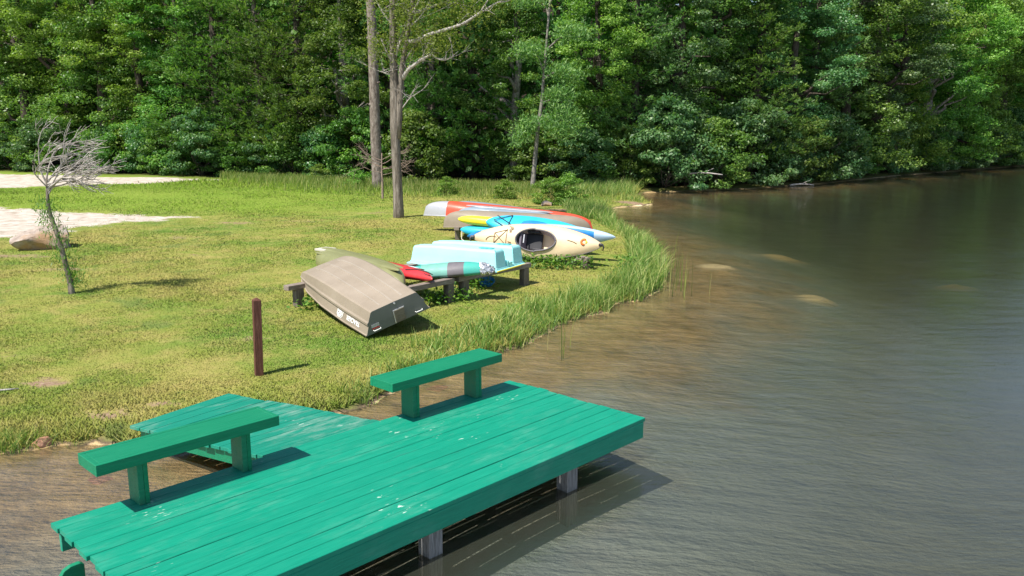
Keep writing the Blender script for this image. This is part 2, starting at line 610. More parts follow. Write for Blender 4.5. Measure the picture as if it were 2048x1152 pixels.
bedc = t.ramp(t.noise(p, 1.7, 6, .7), [(.30, (.25, .17, .075, 1)), (.5, (.46, .33, .165, 1)), (.68, (.62, .47, .27, 1))])
st_ = t.n('ShaderNodeTexVoronoi')
st_.inputs['Scale'].default_value = 4.2
t.l(p, st_.inputs['Vector'])
bedc = t.mix(t.val(st_.outputs['Distance'], .12, .42, .35, 0), bedc, (.36, .30, .24, 1))
wsh = t.math('ADD', t.attr('wet'), t.math('MULTIPLY', t.math('SUBTRACT', t.noise(p, .55, 5, .6), .5), .55))
bedc = t.mix(t.val(wsh, .14, .46), bedc, t.ramp(t.noise(p, .8, 5, .6), [(.3, (.27, .345, .38, 1)), (.7, (.38, .46, .50, 1))]))
bedc = t.mix(t.val(t.attr('bare'), .3, .7), bedc, (.78, .66, .42, 1))
bk = t.math('ADD', t.attr('shore'), t.math('MULTIPLY', t.math('SUBTRACT', t.noise(p, 6, 4, .6), .5), .05))
c = t.mix(t.val(bk, .530, .506), c, (.13, .095, .065, 1))
c = t.mix(t.val(bk, .506, .497), c, bedc)
hb = t.math('ADD', n2, t.math('MULTIPLY', n3, .6))
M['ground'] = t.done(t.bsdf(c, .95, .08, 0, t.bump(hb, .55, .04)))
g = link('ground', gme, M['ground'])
tag(g, 'mown lawn, sandy track, wood floor and sandy lake bed', None, None, 'structure')

# water: a closed body with absorbing brown water under a rippled surface
t = NT('lake_water')
p = t.pos()
r1 = t.noise(p, 1.0, 4, .6, (1.0, 3.2, 1))
r2 = t.noise(p, 6.5, 5, .65, (1.0, 2.6, 1))
r3 = t.noise(p, .35, 2, .5)
hh = t.math('ADD', t.math('MULTIPLY', r1, .9), t.math('MULTIPLY', r2, .34))
bn = t.bump(t.math('MULTIPLY', hh, t.val(r3, .3, .7, .6, 1.25)), .27, .05)
tr = t.n('ShaderNodeBsdfTransparent')
tr.inputs[0].default_value = (1, .98, .94, 1)
df = t.n('ShaderNodeBsdfDiffuse')
df.inputs[0].default_value = (.15, .165, .125, 1)
mm = t.n('ShaderNodeMixShader')
mm.inputs[0].default_value = .16
t.l(tr.outputs[0], mm.inputs[1])
t.l(df.outputs[0], mm.inputs[2])
gl = t.n('ShaderNodeBsdfGlossy')
gl.inputs['Roughness'].default_value = .035
t.l(bn, gl.inputs['Normal'])
fr = t.n('ShaderNodeFresnel')
fr.inputs['IOR'].default_value = 1.75
t.l(bn, fr.inputs['Normal'])
ms = t.n('ShaderNodeMixShader')
t.l(fr.outputs[0], ms.inputs[0])
t.l(mm.outputs[0], ms.inputs[1])
t.l(gl.outputs[0], ms.inputs[2])
va = t.n('ShaderNodeVolumeAbsorption')
va.inputs['Color'].default_value = (.74, .70, .54, 1)
va.inputs['Density'].default_value = 1.15
t.l(va.outputs[0], t.out.inputs['Volume'])
M['water'] = t.done(ms.outputs[0])
wv = [(x, y, z) for z in (-6, 0) for x, y in ((-300, -400), (700, -400), (700, 260), (-300, 260))]
lake = link('lake', pymesh('lake', wv, [(3, 2, 1, 0), (4, 5, 6, 7), (0, 1, 5, 4), (1, 2, 6, 5), (2, 3, 7, 6), (3, 0, 4, 7)]), M['water'])
tag(lake, 'brown shallow lake with fine ripples', None, None, 'structure')
# ------------------------------------------------------------------ dock
DOCK = (-3.43265, 5.80915, 0)
DTH = 0.80761
ZT = 0.44                                   # top of the deck above the water
BW, BP = .1395, .145                        # board width and pitch
DL = 4.93


def board_me(name, L, w, th, bow=0.0):
    """deck board: bevelled plank with slightly wandering edges"""
    n = 9
    V, F = [], []
    for i in range(n):
        x = L * (i / (n - 1))
        dy = bow * math.sin(math.pi * i / (n - 1)) + random.uniform(-.0012, .0012)
        e = .004
        prof = [(-w / 2, -th), (w / 2, -th), (w / 2, -e), (w / 2 - e, 0), (-w / 2 + e, 0), (-w / 2, -e)]
        dz = random.uniform(-.0012, .0012)
        V += [(x, y + dy, z + dz) for y, z in prof]
    k = 6
    for i in range(n - 1):
        for j in range(k):
            j2 = (j + 1) % k
            F.append((i * k + j, (i + 1) * k + j, (i + 1) * k + j2, i * k + j2))
    F.append(tuple(range(k)))
    F.append(tuple((n - 1) * k + j for j in range(k))[::-1])
    return pymesh(name, V, F)


dock = empty('dock', DOCK, DTH, 'long green painted plank dock standing on grey piles in the lake', 'dock')
for i in range(13):
    x0 = random.uniform(-.012, .012)
    me = board_me('deck_board', DL + random.uniform(-.02, .025) - x0, BW, .038, random.uniform(-.004, .004))
    b = link('deck_board', me, M['deck'], dock)
    b.location = (x0, -(i + .5) * BP, ZT + random.uniform(-.002, .002))
box('rim_joist', (DL - .06, .04, .165), (DL / 2 + .02, -13 * BP + .022, ZT - .0395), M['deck'], dock, origin='t')
box('rim_joist', (DL - .06, .04, .19), (DL / 2 + .005, -.05, ZT - .0395), M['deck'], dock, origin='t')
box('end_joist', (.04, 13 * BP - .14, .165), (DL - .02, -13 * BP / 2, ZT - .0395), M['deck'], dock, origin='t')
for x in (.55, 1.3, 2.05, 2.8, 3.55, 4.3):
    box('cross_joist', (.04, 13 * BP - .16, .14), (x, -13 * BP / 2, ZT - .041), M['pile'], dock, origin='t')
box('rim_joist', (DL - .2, .04, .165), (DL / 2, -.95, ZT - .182), M['pile'], dock, origin='t')


def piling(x, y, s=.14, top=ZT - .06):
    me = box_me('piling', s, s, top + 1.6, .006, .004, 'b')
    p = link('piling', me, M['pile'], dock)
    p.location = (x, y, -1.6)
    return p


for x in (2.18, 3.86, .4):
    piling(x, -1.77)
for x in (.4, 2.18, 3.86):
    piling(x, -.15)
# ladder at the near end: two side rails with rounded tops and rungs
ladder = empty('dock_ladder', DOCK, DTH, 'green wooden ladder with two rounded rails at the near end of the dock', 'ladder')
for n in (.62, 1.02):
    prof = [(.012, -.75), (-.16, -.75), (-.16, .26), (-.15, .31), (-.12, .355), (-.075, .375), (-.012, .378), (.012, .36)]
    V = [(x, -n, z) for x, z in prof] + [(x, -n - .042, z) for x, z in prof]
    k = len(prof)
    F = [tuple(range(k)), tuple(range(2 * k - 1, k - 1, -1))] + [(j, j + k, (j + 1) % k + k, (j + 1) % k) for j in range(k)]
    me = pymesh('side_rail', V, F)
    bm = bmesh.new(); bm.from_mesh(me); bmesh.ops.recalc_face_normals(bm, faces=bm.faces); bm.to_mesh(me); bm.free()
    r = link('side_rail', bevel_mesh(me, .003), M['bench'], ladder)
    r.location = (-.02, 0, 0)
for z in (.1, -.2, -.5):
    box('rung', (.09, .355, .035), (-.10, -.841, z), M['bench'], ladder)


# benches
def bench(x0, label):
    b = empty('bench', DOCK, DTH, label, 'bench', 'benches bolted to the back edge of the dock')
    xa, xb = x0, x0 + 1.515
    ya, yb = .07, -.285                    # back, front
    cx, cy = (xa + xb) / 2, (ya + yb) / 2
    zt = ZT + .45
    s = box('seat_board', (1.515 - .08, .355 - .08, .04), (cx, cy, zt - .001), M['bench'], b, origin='t', bev=.003)
    for nm, sx, sy, x, y in (('seat_edge', 1.515, .038, cx, yb + .019), ('seat_edge', 1.515, .038, cx, ya - .019), ('seat_end', .038, .355 - .0775, xa + .019, cy), ('seat_end', .038, .355 - .0775, xb - .019, cy)):
        box(nm, (sx, sy, .089), (x, y, zt + random.uniform(0, .002)), M['bench'], b, origin='t', bev=.003)
    for x in (xa + .345, xa + 1.22):
        lg = box('leg', (.045, .195, .409), (x, -.105, ZT + .0005), M['leg_worn'], b, origin='b', bev=.003)
        box('leg_cleat', (.036, .036, .40), (x + .042, -.185, ZT + .0005), M['bench'], b, origin='b', bev=.003)
    return b


bench(.253, 'green plank bench on the left half of the dock beside the ramp')
bench(2.998, 'green plank bench at the right end of the dock against the reeds')

# ramp from the dock to the lawn
ramp = empty('boarding_ramp', DOCK, DTH, 'green plank ramp running from the back of the dock to the lawn', 'ramp')
Lc = [(1.80, .03), (1.72, -.45), (1.60, -1.2), (1.43, -2.10)]
Rc = [(3.07, .03), (3.02, -.45), (2.90, -1.25), (2.64, -2.36)]
NB = 16


def along(Pl, u):
    q = u * (len(Pl) - 1)
    i = min(int(q), len(Pl) - 2)
    f = q - i
    return np.array(Pl[i]) * (1 - f) + np.array(Pl[i + 1]) * f


def rz_(u):
    return ZT - .012 - .145 * u


for i in range(NB):
    u0, u1 = (i + .03) / NB, (i + .97) / NB
    l0, l1, r0, r1 = along(Lc, u0), along(Lc, u1), along(Rc, u0), along(Rc, u1)
    ja, jb = random.uniform(-.015, .01), random.uniform(-.012, .02)
    V = []
    for z in (-.036, 0):
        for P, u, j in ((l0, u0, ja), (r0, u0, jb), (r1, u1, jb), (l1, u1, ja)):
            V.append((P[0] + j, -P[1], rz_(u) + z))
    F = [(0, 3, 2, 1), (4, 5, 6, 7), (0, 1, 5, 4), (1, 2, 6, 5), (2, 3, 7, 6), (3, 0, 4, 7)]
    me = pymesh('ramp_board', V, F)
    bm = bmesh.new(); bm.from_mesh(me); bmesh.ops.recalc_face_normals(bm, faces=bm.faces); bm.to_mesh(me); bm.free()
    link('ramp_board', bevel_mesh(me, .003), M['ramp'], ramp)
for Pl, d in ((Lc, .05), (Rc, -.05)):
    V, F = [], []
    n = 8
    for i in range(n):
        u = .03 + .94 * i / (n - 1)
        q = along(Pl, u)
        zt, zb = rz_(u) - .039, max(rz_(u) - .039 - .13, gz(*(Matrix.Rotation(DTH, 2) @ Vector((q[0], -q[1])) + Vector(DOCK[:2]))) - .03 if u > .6 else -9)
        for dx in (0, .038 * (1 if d > 0 else -1)):
            V += [(q[0] + d + dx, -q[1], zt), (q[0] + d + dx, -q[1], zb)]
    for i in range(n - 1):
        a, b_ = i * 4, (i + 1) * 4
        F += [(a, a + 1, b_ + 1, b_), (a + 2, b_ + 2, b_ + 3, a + 3), (a, b_, b_ + 2, a + 2), (a + 1, a + 3, b_ + 3, b_ + 1)]
    F += [(0, 2, 3, 1), ((n - 1) * 4, (n - 1) * 4 + 1, (n - 1) * 4 + 3, (n - 1) * 4 + 2)]
    me = pymesh('stringer', V, F)
    bm = bmesh.new(); bm.from_mesh(me); bmesh.ops.recalc_face_normals(bm, faces=bm.faces); bm.to_mesh(me); bm.free()
    link('stringer', me, M['bench'], ramp)

# ------------------------------------------------------------------ brown marker post
px, py = -3.255, 10.40
post = empty('marker_post', (px, py, gz(px, py)), math.radians(28), 'square brown stained wooden post with a pointed top standing on the lawn', 'post')
s = .049
V = [(-s, -s, -.3), (s, -s, -.3), (s, s, -.3), (-s, s, -.3), (-s, -s, .985), (s, -s, .985), (s, s, .985), (-s, s, .985), (0, 0, 1.02)]
link('shaft', bevel_mesh(pymesh('shaft', V, [(3, 2, 1, 0), (0, 1, 5, 4), (1, 2, 6, 5), (2, 3, 7, 6), (3, 0, 4, 7), (4, 5, 8), (5, 6, 8), (6, 7, 8), (7, 4, 8)]), .003), M['brownpost'], post)
post.rotation_euler = (math.radians(.6), math.radians(1.2), math.radians(28))

# ------------------------------------------------------------------ boat racks (rails on short posts)
def rack(label, rails, group='timber boat racks on the lawn'):
    """rails: list of (start, end, post fractions)"""
    c = np.mean([np.array(r[0])[:2] + np.array(r[1])[:2] for r in rails], axis=0) / 2
    base = Vector((c[0], c[1], gz(*c)))
    r = empty('boat_rack', base, 0, label, 'boat rack', group)
    for a, b, fr in rails:
        a, b = Vector(a), Vector(b)
        L = (b - a).length
        me = box_me('rail', L, .14, .09, .006, .004)
        o = link('rail', me, M['rack'], r)
        o.matrix_local = Matrix.Translation(-base) @ frame_mtx(a, b)
        for f in fr:
            q = a + (b - a) * f
            zb = gz(q.x, q.y) - .15
            p = link('post', box_me('post', .16, .13, q.z - .046 - zb, .006, .004, 'b'), M['rackpost'], r)
            p.location = Vector((q.x, q.y, zb)) - base
            p.rotation_euler = (0, 0, math.atan2(b.y - a.y, b.x - a.x))
    return r


RZ = .60
rack('grey timber boat rack under the overturned tan boat and red kayak', [((-3.88, 14.15, RZ), (-1.62, 16.90, RZ), (.07, .55, .97)), ((-2.6, 13.06, RZ), (-1.08, 14.93, RZ), (.05, .96))])
rack('grey timber boat rack under the aqua pedal boat', [((-1.02, 15.02, RZ), (.34, 16.62, RZ), (.10, .93)), ((-1.55, 16.98, RZ), (-.3, 18.4, RZ), (.08, .93))])
rack('grey timber boat rack under the cream kayak', [((1.25, 19.25, .40), (1.74, 18.52, .40), (.3, .85)), ((-.9, 19.9, .55), (.1, 20.9, .55), (.1, .9))])
rack('timber rack hidden under the row of overturned canoes', [((-1.5, 22.6, .60), (-1.3, 26.2, .62), (.06, .5, .94)), ((1.5, 22.1, .45), (1.7, 25.6, .38), (.06, .5, .94))])

# ------------------------------------------------------------------ overturned tan flat-bottomed boat
JM = Matrix.Translation((-1.728, 12.485, .40)) @ Matrix.Rotation(.605, 4, 'Z') @ Matrix.Rotation(.112, 4, 'X') @ Matrix.Rotation(-.287, 4, 'Y')
jon = empty('flat_bottomed_boat', (0, 0, 0), 0, 'overturned tan aluminium boat with ribbed flat bottom lying across the rack', 'boat')
jon.matrix_world = JM
JL, JD = 3.03, .343


def jon_sec(t):
    wg = np.interp(t, [0, .25, .55, .8, .93, 1], [.538, .575, .575, .52, .44, .385])
    wb = np.interp(t, [0, .3, .6, .8, .92, 1], [.392, .43, .44, .43, .40, .355])
    d = np.interp(t, [0, .3, .5, .65, .78, .88, .95, 1], [JD, JD * 1.08, JD * 1.10, JD * 1.05, JD * .93, JD * .77, JD * .58, .135])
    return wg, wb, d


def jon_prof(t):
    wg, wb, d = jon_sec(t)
    f = lambda k: wg + (wb - wg) * k
    return [(wg + .022, -.006), (wg + .022, .012), (wg + .004, .014), (f(.40), d * .42), (f(.40) + .020, d * .455), (f(.52) + .030, d * .54), (f(.62) + .018, d * .60), (f(.95), d * .965), (wb - .02, d)]


V, F = [], []
NS = 34
for i in range(NS):
    tt = i / (NS - 1)
    pr = jon_prof(tt)
    ring = [(-x, JL * tt, z) for x, z in pr] + [(0, JL * tt, pr[-1][1] + .006)] + [(x, JL * tt, z) for x, z in reversed(pr)]
    V += ring
K = len(ring)
for i in range(NS - 1):
    for k in range(K - 1):
        F.append((i * K + k, (i + 1) * K + k, (i + 1) * K + k + 1, i * K + k + 1))
F.append(tuple((NS - 1) * K + k for k in range(K))[::-1])
hull = link('hull', pymesh('hull', V, F, False), M['jon'], jon)
V0 = [(x, -.006 + .03 * max(0, .1 - z), z) for x, y, z in V[:K]]
V1 = [(x, .03, z * .98) for x, y, z in V[:K]]
link('transom', pymesh('transom', V0 + V1, [tuple(range(K)), tuple(range(2 * K - 1, K - 1, -1))] + [(k, k + K, k + 1 + K, k + 1) for k in range(K - 1)]), M['jon_dark'], jon)
for xr, t0, t1 in ((0, .015, .90), (-.205, .03, .86), (.205, .03, .86)):
    V, F = [], []
    n = 22
    for i in range(n):
        tt = t0 + (t1 - t0) * i / (n - 1)
        wg, wb, d = jon_sec(tt)
        x = xr * wb / .42
        e = min(1, i / 1.5, (n - 1 - i) / 2.0)
        for dx, dz in ((-.017, .001), (-.009, .013 * e + .002), (.009, .013 * e + .002), (.017, .001)):
            V.append((x + dx, JL * tt, d + dz + .004 * (1 - abs(x) / .4)))
    for i in range(n - 1):
        for k in range(3):
            F.append((i * 4 + k, (i + 1) * 4 + k, (i + 1) * 4 + k + 1, i * 4 + k + 1))
    link('bottom_rib', pymesh('bottom_rib', V, F, False), M['jon_rib'], jon)
box('motor_board', (.17, .03, .20), (.04, -.022, .115), M['transom_wood'], jon)
box('motor_board_trim', (.19, .012, .012), (.04, -.024, .221), M['alu'], jon, bev=.002)
box('motor_board_trim', (.010, .012, .21), (-.053, -.024, .115), M['alu'], jon, bev=.002)
for x in (-.37, .36):
    v, f = tube_vf([(x - .06, -.012, .05), (x - .055, -.04, .045), (x + .055, -.04, .045), (x + .06, -.012, .05)], .007, 6)
    link('grab_handle', pymesh('grab_handle', v, f, True), M['white'], jon)
box('capacity_plate', (.13, .004, .05), (-.38, -.013, .115), M['silver'], jon, bev=0)
box('capacity_plate', (.12, .004, .018), (-.38, -.013, .075), M['red'], jon, bev=0)
v, f = tube_vf([(0, -.03, JD - .02), (0, .0, JD - .02)], .012, 8)
link('drain_plug', pymesh('drain_plug', v, f), M['alu'], jon)


def lettering(name, txt, size, mtx, mat, parent, shear=0.0, bold=0.0):
    cu = bpy.data.curves.new(name, 'FONT')
    cu.body = txt
    cu.size = size
    cu.extrude = .0015
    cu.shear = shear
    cu.offset = bold
    cu.align_x = 'CENTER'
    cu.align_y = 'CENTER'
    tmp = bpy.data.objects.new(name, cu)
    C.objects.link(tmp)
    bpy.context.view_layer.update()
    me = bpy.data.meshes.new_from_object(tmp.evaluated_get(bpy.context.evaluated_depsgraph_get()))
    bpy.data.objects.remove(tmp)
    me.materials.clear()
    o = link(name, me, mat, parent)
    o.matrix_local = mtx
    return o


def side_mtx(t, k, dist=.004):
    """frame on the left side panel: text reads upright when the boat is turned over"""
    a0, a1 = jon_prof(t - .02), jon_prof(t + .02)
    p0 = Vector((-(a0[2][0] * (1 - k) + a0[3][0] * k), JL * (t - .02), a0[2][1] * (1 - k) + a0[3][1] * k))
    p1 = Vector((-(a1[2][0] * (1 - k) + a1[3][0] * k), JL * (t + .02), a1[2][1] * (1 - k) + a1[3][1] * k))
    pr = jon_prof(t)
    up = Vector((-(pr[3][0] - pr[2][0]), 0, pr[3][1] - pr[2][1])).normalized()
    x = (p1 - p0).normalized()
    y = -up
    z = x.cross(y).normalized()
    if z.x > 0:
        z = -z
    y = z.cross(x)
    o = (p0 + p1) / 2 + z * dist
    return Matrix(((x.x, y.x, z.x, o.x), (x.y, y.y, z.y, o.y), (x.z, y.z, z.z, o.z), (0, 0, 0, 1)))


lettering('lettering', 'TRACKER', .10, side_mtx(.155, .58, .005), M['white'], jon, .15, .003)
lettering('lettering', '1032', .118, side_mtx(.30, .58, .005), M['white'], jon, .3, .005)
lettering('lettering', 'TOPPER', .045, side_mtx(.31, .20, .005), M['white'], jon, .2, .001)


# ------------------------------------------------------------------ canoes and kayaks
def hull_vf(L, B, D, t0=-1, t1=1, plan=(2.2, .75), prof=(7, .5), sec=.72, sheer=.0, under=0.0, nt=30, m=14, grow=0.0):
    V, F = [], []
    tt = np.sin(np.linspace(math.asin(t0), math.asin(t1), nt)) if (t0, t1) == (-1, 1) else np.linspace(t0, t1, nt)
    ks = list(range(m + 1)) + (list(range(m + 1, 2 * m)) if under else [])
    for tq in tt:
        a = min(abs(tq), 1)
        w = B / 2 * max(1 - a ** plan[0], 0) ** plan[1] + .006 + grow
        d = D * max(1 - a ** prof[0], 0) ** prof[1] + .006 + grow
        u = under * max(1 - a ** prof[0], 0) ** prof[1] + .004 + grow
        base = -sheer * a ** 3
        for k in ks:
            an = math.pi * k / m
            cy, sy = math.cos(an), math.sin(an)
            y = w * math.copysign(abs(cy) ** sec, cy)
            z = (d if sy >= 0 else u) * math.copysign(abs(sy) ** sec, sy)
            if sy > 1e-6 or not under:
                z = z * (1 + sheer * a ** 3 / max(d, .05))
            V.append((tq * L / 2, y, base + z))
    R = len(ks)
    for i in range(nt - 1):
        for k in range(R if under else R - 1):
            k2 = (k + 1) % R
            F.append((i * R + k, i * R + k2, (i + 1) * R + k2, (i + 1) * R + k))
    return V, F


def hull_part(name, mat, parent, **kw):
    v, f = hull_vf(**kw)
    return link(name, pymesh(name, v, f, True), mat, parent)


def craft(name, pa, pb, roll, label, cat, group=None):
    e = empty(name, (0, 0, 0), 0, label, cat, group)
    e.matrix_world = frame_mtx(pa, pb, roll)
    e['length'] = (Vector(pb) - Vector(pa)).length
    return e, (Vector(pb) - Vector(pa)).length


def gunwale(parent, L, B, plan, sheer, mat, r=.016):
    for s in (-1, 1):
        pts = []
        for tq in np.sin(np.linspace(-math.pi / 2, math.pi / 2, 26)):
            a = abs(tq)
            pts.append((tq * L / 2, s * (B / 2 * max(1 - a ** plan[0], 0) ** plan[1] + .010), -sheer * a ** 3))
        tube('gunwale', pts, r, mat, parent, 6)


CG = 'overturned canoes in a row on the rack'
# pale blue-grey canoe, farthest
e, L = craft('canoe', (-2.0, 26.0, .77), (2.35, 24.9, .30), 0, 'pale blue grey overturned canoe, farthest back of the row', 'canoe', CG)
kw = dict(L=L, B=.88, D=.37, sheer=.09, plan=(2.4, .8), prof=(7, .5))
hull_part('hull', M['greycanoe'], e, **kw)
gunwale(e, L, .88, kw['plan'], kw['sheer'], M['silver'])
# red canoe with bare silver left end
e, L = craft('canoe', (-2.60, 24.75, .86), (2.33, 23.7, .46), 0, 'orange red overturned canoe with a bare silver left end', 'canoe', CG)
kw = dict(L=L, B=.90, D=.38, sheer=.12, plan=(2.4, .8), prof=(7, .5))
hull_part('end_cap', M['silver'], e, t0=-1, t1=-.70, nt=14, **kw)
hull_part('hull', M['canoered'], e, t0=-.70, t1=1, nt=34, **kw)
gunwale(e, L, .90, kw['plan'], kw['sheer'], M['silver'])
# grey small boat
e, L = craft('canoe', (-1.62, 23.75, .80), (1.42, 23.15, .60), 0, 'short blue grey overturned boat with a flat keel, between red and tan canoes', 'canoe', CG)
kw = dict(L=L, B=.74, D=.36, sheer=.05, plan=(2.6, .8), prof=(5, .6), sec=.5)
hull_part('hull', M['greycanoe'], e, **kw)
v, f = hull_vf(L=L * .8, B=.32, D=.016, plan=(4, .6), prof=(6, .5), sec=.4)
k_ = link('keel_panel', pymesh('keel_panel', v, f, True), M['silver'], e)
k_.location = (0, 0, .352)
gunwale(e, L, .74, kw['plan'], kw['sheer'], M['silver'])
# tan canoe
e, L = craft('canoe', (-1.88, 22.95, .70), (2.12, 22.35, .55), 0, 'tan brown overturned canoe, nearest of the row, behind the yellow kayak', 'canoe', CG)
kw = dict(L=L, B=.86, D=.40, sheer=.10, plan=(2.4, .8), prof=(8, .5))
hull_part('hull', M['tan'], e, **kw)
gunwale(e, L, .86, kw['plan'], kw['sheer'], M['tan'], .013)

KG = 'kayaks stored at the lake shore'
# yellow kayak on top of a blue one
e, L = craft('kayak', (-1.36, 21.95, .66), (1.5, 21.35, .56), math.radians(10), 'blue kayak end sticking out under the yellow kayak', 'kayak', KG)
hull_part('hull', M['cyan'], e, L=L, B=.66, D=.15, under=.17, plan=(2.2, .7), prof=(4, .6), sec=.8)
tube('tow_rope', [(-L / 2 + .05, 0, .02), (-L / 2 + .1, -.25, -.18), (-L / 2 + .35, -.5, -.22), (-L / 2 + .55, -.62, -.25)], .012, M['rope'], e, 5)
e, L = craft('kayak', (-1.42, 22.0, .93), (.9, 21.55, .72), math.radians(-8), 'bright yellow kayak lying on a blue one in front of the tan canoe', 'kayak', KG)
hull_part('hull', M['yellow'], e, L=L, B=.58, D=.14, under=.12, plan=(2.0, .6), prof=(4, .6), sec=.8)
# cyan kayak with rigging
e, L = craft('kayak', (-.66, 21.2, .95), (2.0, 20.45, .62), math.radians(40), 'cyan blue kayak with dark deck rigging right of the yellow kayak', 'kayak', KG)
hull_part('hull', M['cyan'], e, L=L, B=.72, D=.16, under=.18, plan=(2.2, .7), prof=(5, .6), sec=.75)
for (x0, y0), (x1, y1) in (((-1.15, -.05), (-.75, -.24)), ((-1.1, .12), (-.7, -.1)), ((-1.15, -.05), (-.72, .2)), ((-.75, -.24), (-.72, .2))):
    pts = [(x0 + (x1 - x0) * q, y0 + (y1 - y0) * q, .175 - .25 * (y0 + (y1 - y0) * q) ** 2) for q in (0, .5, 1)]
    tube('deck_line', pts, .010, M['black'], e, 5)
v, f = hull_vf(L=.9, B=.34, D=.05, plan=(2.2, .6), prof=(4, .5), sec=.6)
o = link('seat_well_rim', pymesh('seat_well_rim', v, f, True), M['blue'], e)
o.location = (-.05, -.02, .125)
# pale blue and deep blue kayak on its side behind the cream one
e, L = craft('kayak', (-1.08, 20.30, .72), (2.42, 19.45, .80), math.radians(112), 'pale blue kayak with a deep blue side stripe lying behind the cream kayak', 'kayak', KG)
kw = dict(L=L, B=.58, plan=(1.8, .8), prof=(4, .6), sec=.8, sheer=-.05)
v, f = hull_vf(D=.15, under=.20, **kw)
top_ = [q for q in f if np.mean([v[i][2] for i in q]) > .045 and np.mean([v[i][0] for i in q]) < .36 * L]
low_ = [q for q in f if q not in set(top_)]
link('hull', pymesh('hull', v, low_, True), M['paleblue'], e)
link('deck', pymesh('deck', v, top_, True), M['blue'], e)
hull_part('end_cap', M['blue'], e, D=.15, under=.20, t0=-.999, t1=-.80, nt=8, grow=.004, **kw)

# cream kayak on its side, cockpit towards the camera
e, L = craft('kayak', (-.93, 19.72, .76), (2.02, 18.70, .70), math.radians(72), 'cream kayak lying on its side with its open cockpit facing the lawn', 'kayak', KG)
B_, ca, cb, cx0 = .76, .50, .245, .02


def wk(x):
    a = min(abs(x) / (L / 2), 1)
    return B_ / 2 * max(1 - a ** 2.1, 0) ** .78 + .012


def dome(x, y):
    w = wk(x)
    return .13 * max(1 - (y / w) ** 2, 0) ** .8 * max(1 - (abs(x) / (L / 2)) ** 3, 0) ** .5


V, F = [], []
NA, NR = 64, 9
for k in range(NA):
    a = 2 * math.pi * k / NA
    ex = 1 + .12 * math.cos(a)
    pi_ = np.array([cx0 + ca * math.cos(a) * (1.0 if math.cos(a) > 0 else .92), cb * math.sin(a) * (1 if math.cos(a) > 0 else 1.08) ])
    xo = L / 2 * math.copysign(abs(math.cos(a)) ** 1.0, math.cos(a))
    po = np.array([xo, math.copysign(wk(xo), math.sin(a)) if abs(math.sin(a)) > 1e-6 else 0])
    for j in range(NR):
        f_ = j / (NR - 1)
        q = pi_ * (1 - f_) + po * f_
        z = dome(q[0], q[1]) * (1 if j else 1) + .018 * max(0, 1 - f_ * 6)
        V.append((q[0], q[1], z))
for k in range(NA):
    k2 = (k + 1) % NA
    for j in range(NR - 1):
        F.append((k * NR + j, k * NR + j + 1, k2 * NR + j + 1, k2 * NR + j))
link('deck', pymesh('deck', V, F, True), M['cream'], e)
V, F = [], []
n, m = 40, 12
for i in range(n):
    x = L / 2 * math.sin(-math.pi / 2 + math.pi * i / (n - 1))
    w = wk(x)
    d = .25 * max(1 - (abs(x) / (L / 2)) ** 4, 0) ** .6 + .008
    for k in range(m + 1):
        a = math.pi * k / m
        V.append((x, w * math.copysign(abs(math.cos(a)) ** .8, math.cos(a)), -d * math.sin(a) ** .8 if 0 < k < m else 0))
for i in range(n - 1):
    for k in range(m):
        F.append((i * (m + 1) + k, (i + 1) * (m + 1) + k, (i + 1) * (m + 1) + k + 1, i * (m + 1) + k + 1))
link('hull', pymesh('hull', V, F, True), M['cream'], e)
seam = [(L / 2 * math.cos(a), math.copysign(wk(L / 2 * math.cos(a)) + .002, math.sin(a)), 0) for a in np.linspace(.02, 2 * math.pi - .02, 90)]
tube('seam_line', seam, .006, M['charcoal'], e, 5)
rim = []
for k in range(NA + 1):
    a = 2 * math.pi * k / NA
    x, y = cx0 + ca * math.cos(a) * (1.0 if math.cos(a) > 0 else .92), cb * math.sin(a) * (1 if math.cos(a) > 0 else 1.08)
    rim.append((x, y, dome(x, y) + .024))
tube('cockpit_rim', rim, .019, M['charcoal'], e, 7)
V, F = [], []
for j in range(7):
    f_ = j / 6
    sc_ = [.985, 1.0, 1.0, .98, .92, .75, .0][j]
    dz = [0, -.06, -.13, -.20, -.26, -.30, -.31][j]
    for k in range(NA):
        a = 2 * math.pi * k / NA
        x, y = ca * math.cos(a) * (1.0 if math.cos(a) > 0 else .92), cb * math.sin(a) * (1 if math.cos(a) > 0 else 1.08)
        V.append((cx0 + x * sc_, y * sc_, dome(cx0 + x, y) * (1 - f_) + dz + .02))
for j in range(6):
    for k in range(NA):
        k2 = (k + 1) % NA
        F.append((j * NA + k, j * NA + k2, (j + 1) * NA + k2, (j + 1) * NA + k))
link('cockpit_liner', pymesh('cockpit_liner', V, F, True), M['cockpit'], e)
seat = link('seat', bevel_mesh(box_me('seat', .40, .38, .07, 0), .03, 2), M['black'], e)
seat.location = (cx0 - .10, 0, -.19)
sb = link('seat_back', bevel_mesh(box_me('seat_back', .06, .34, .26, 0), .025, 2), M['seat'], e)
sb.location = (cx0 - .34, 0, -.04)
sb.rotation_euler = (0, math.radians(-14), 0)
sp = link('seat_strap', bevel_mesh(box_me('seat_strap', .03, .20, .02, 0), .004), M['silver'], e)
sp.location = (cx0 - .285, .02, .075)
tb = link('thigh_pad', bevel_mesh(box_me('thigh_pad', .22, .06, .14, 0), .02, 2), M['black'], e)
tb.location = (cx0 + .02, -.20, -.06)
tb = link('thigh_pad', bevel_mesh(box_me('thigh_pad', .30, .05, .14, 0), .02, 2), M['black'], e)
tb.location = (cx0 - .08, .20, -.04)


def on_deck(pts, lift=.010):
    return [(x, y, dome(x, y) + lift) for x, y in pts]


def dense(a, b, n=7):
    return [tuple(np.array(a) * (1 - q) + np.array(b) * q) for q in np.linspace(0, 1, n)]


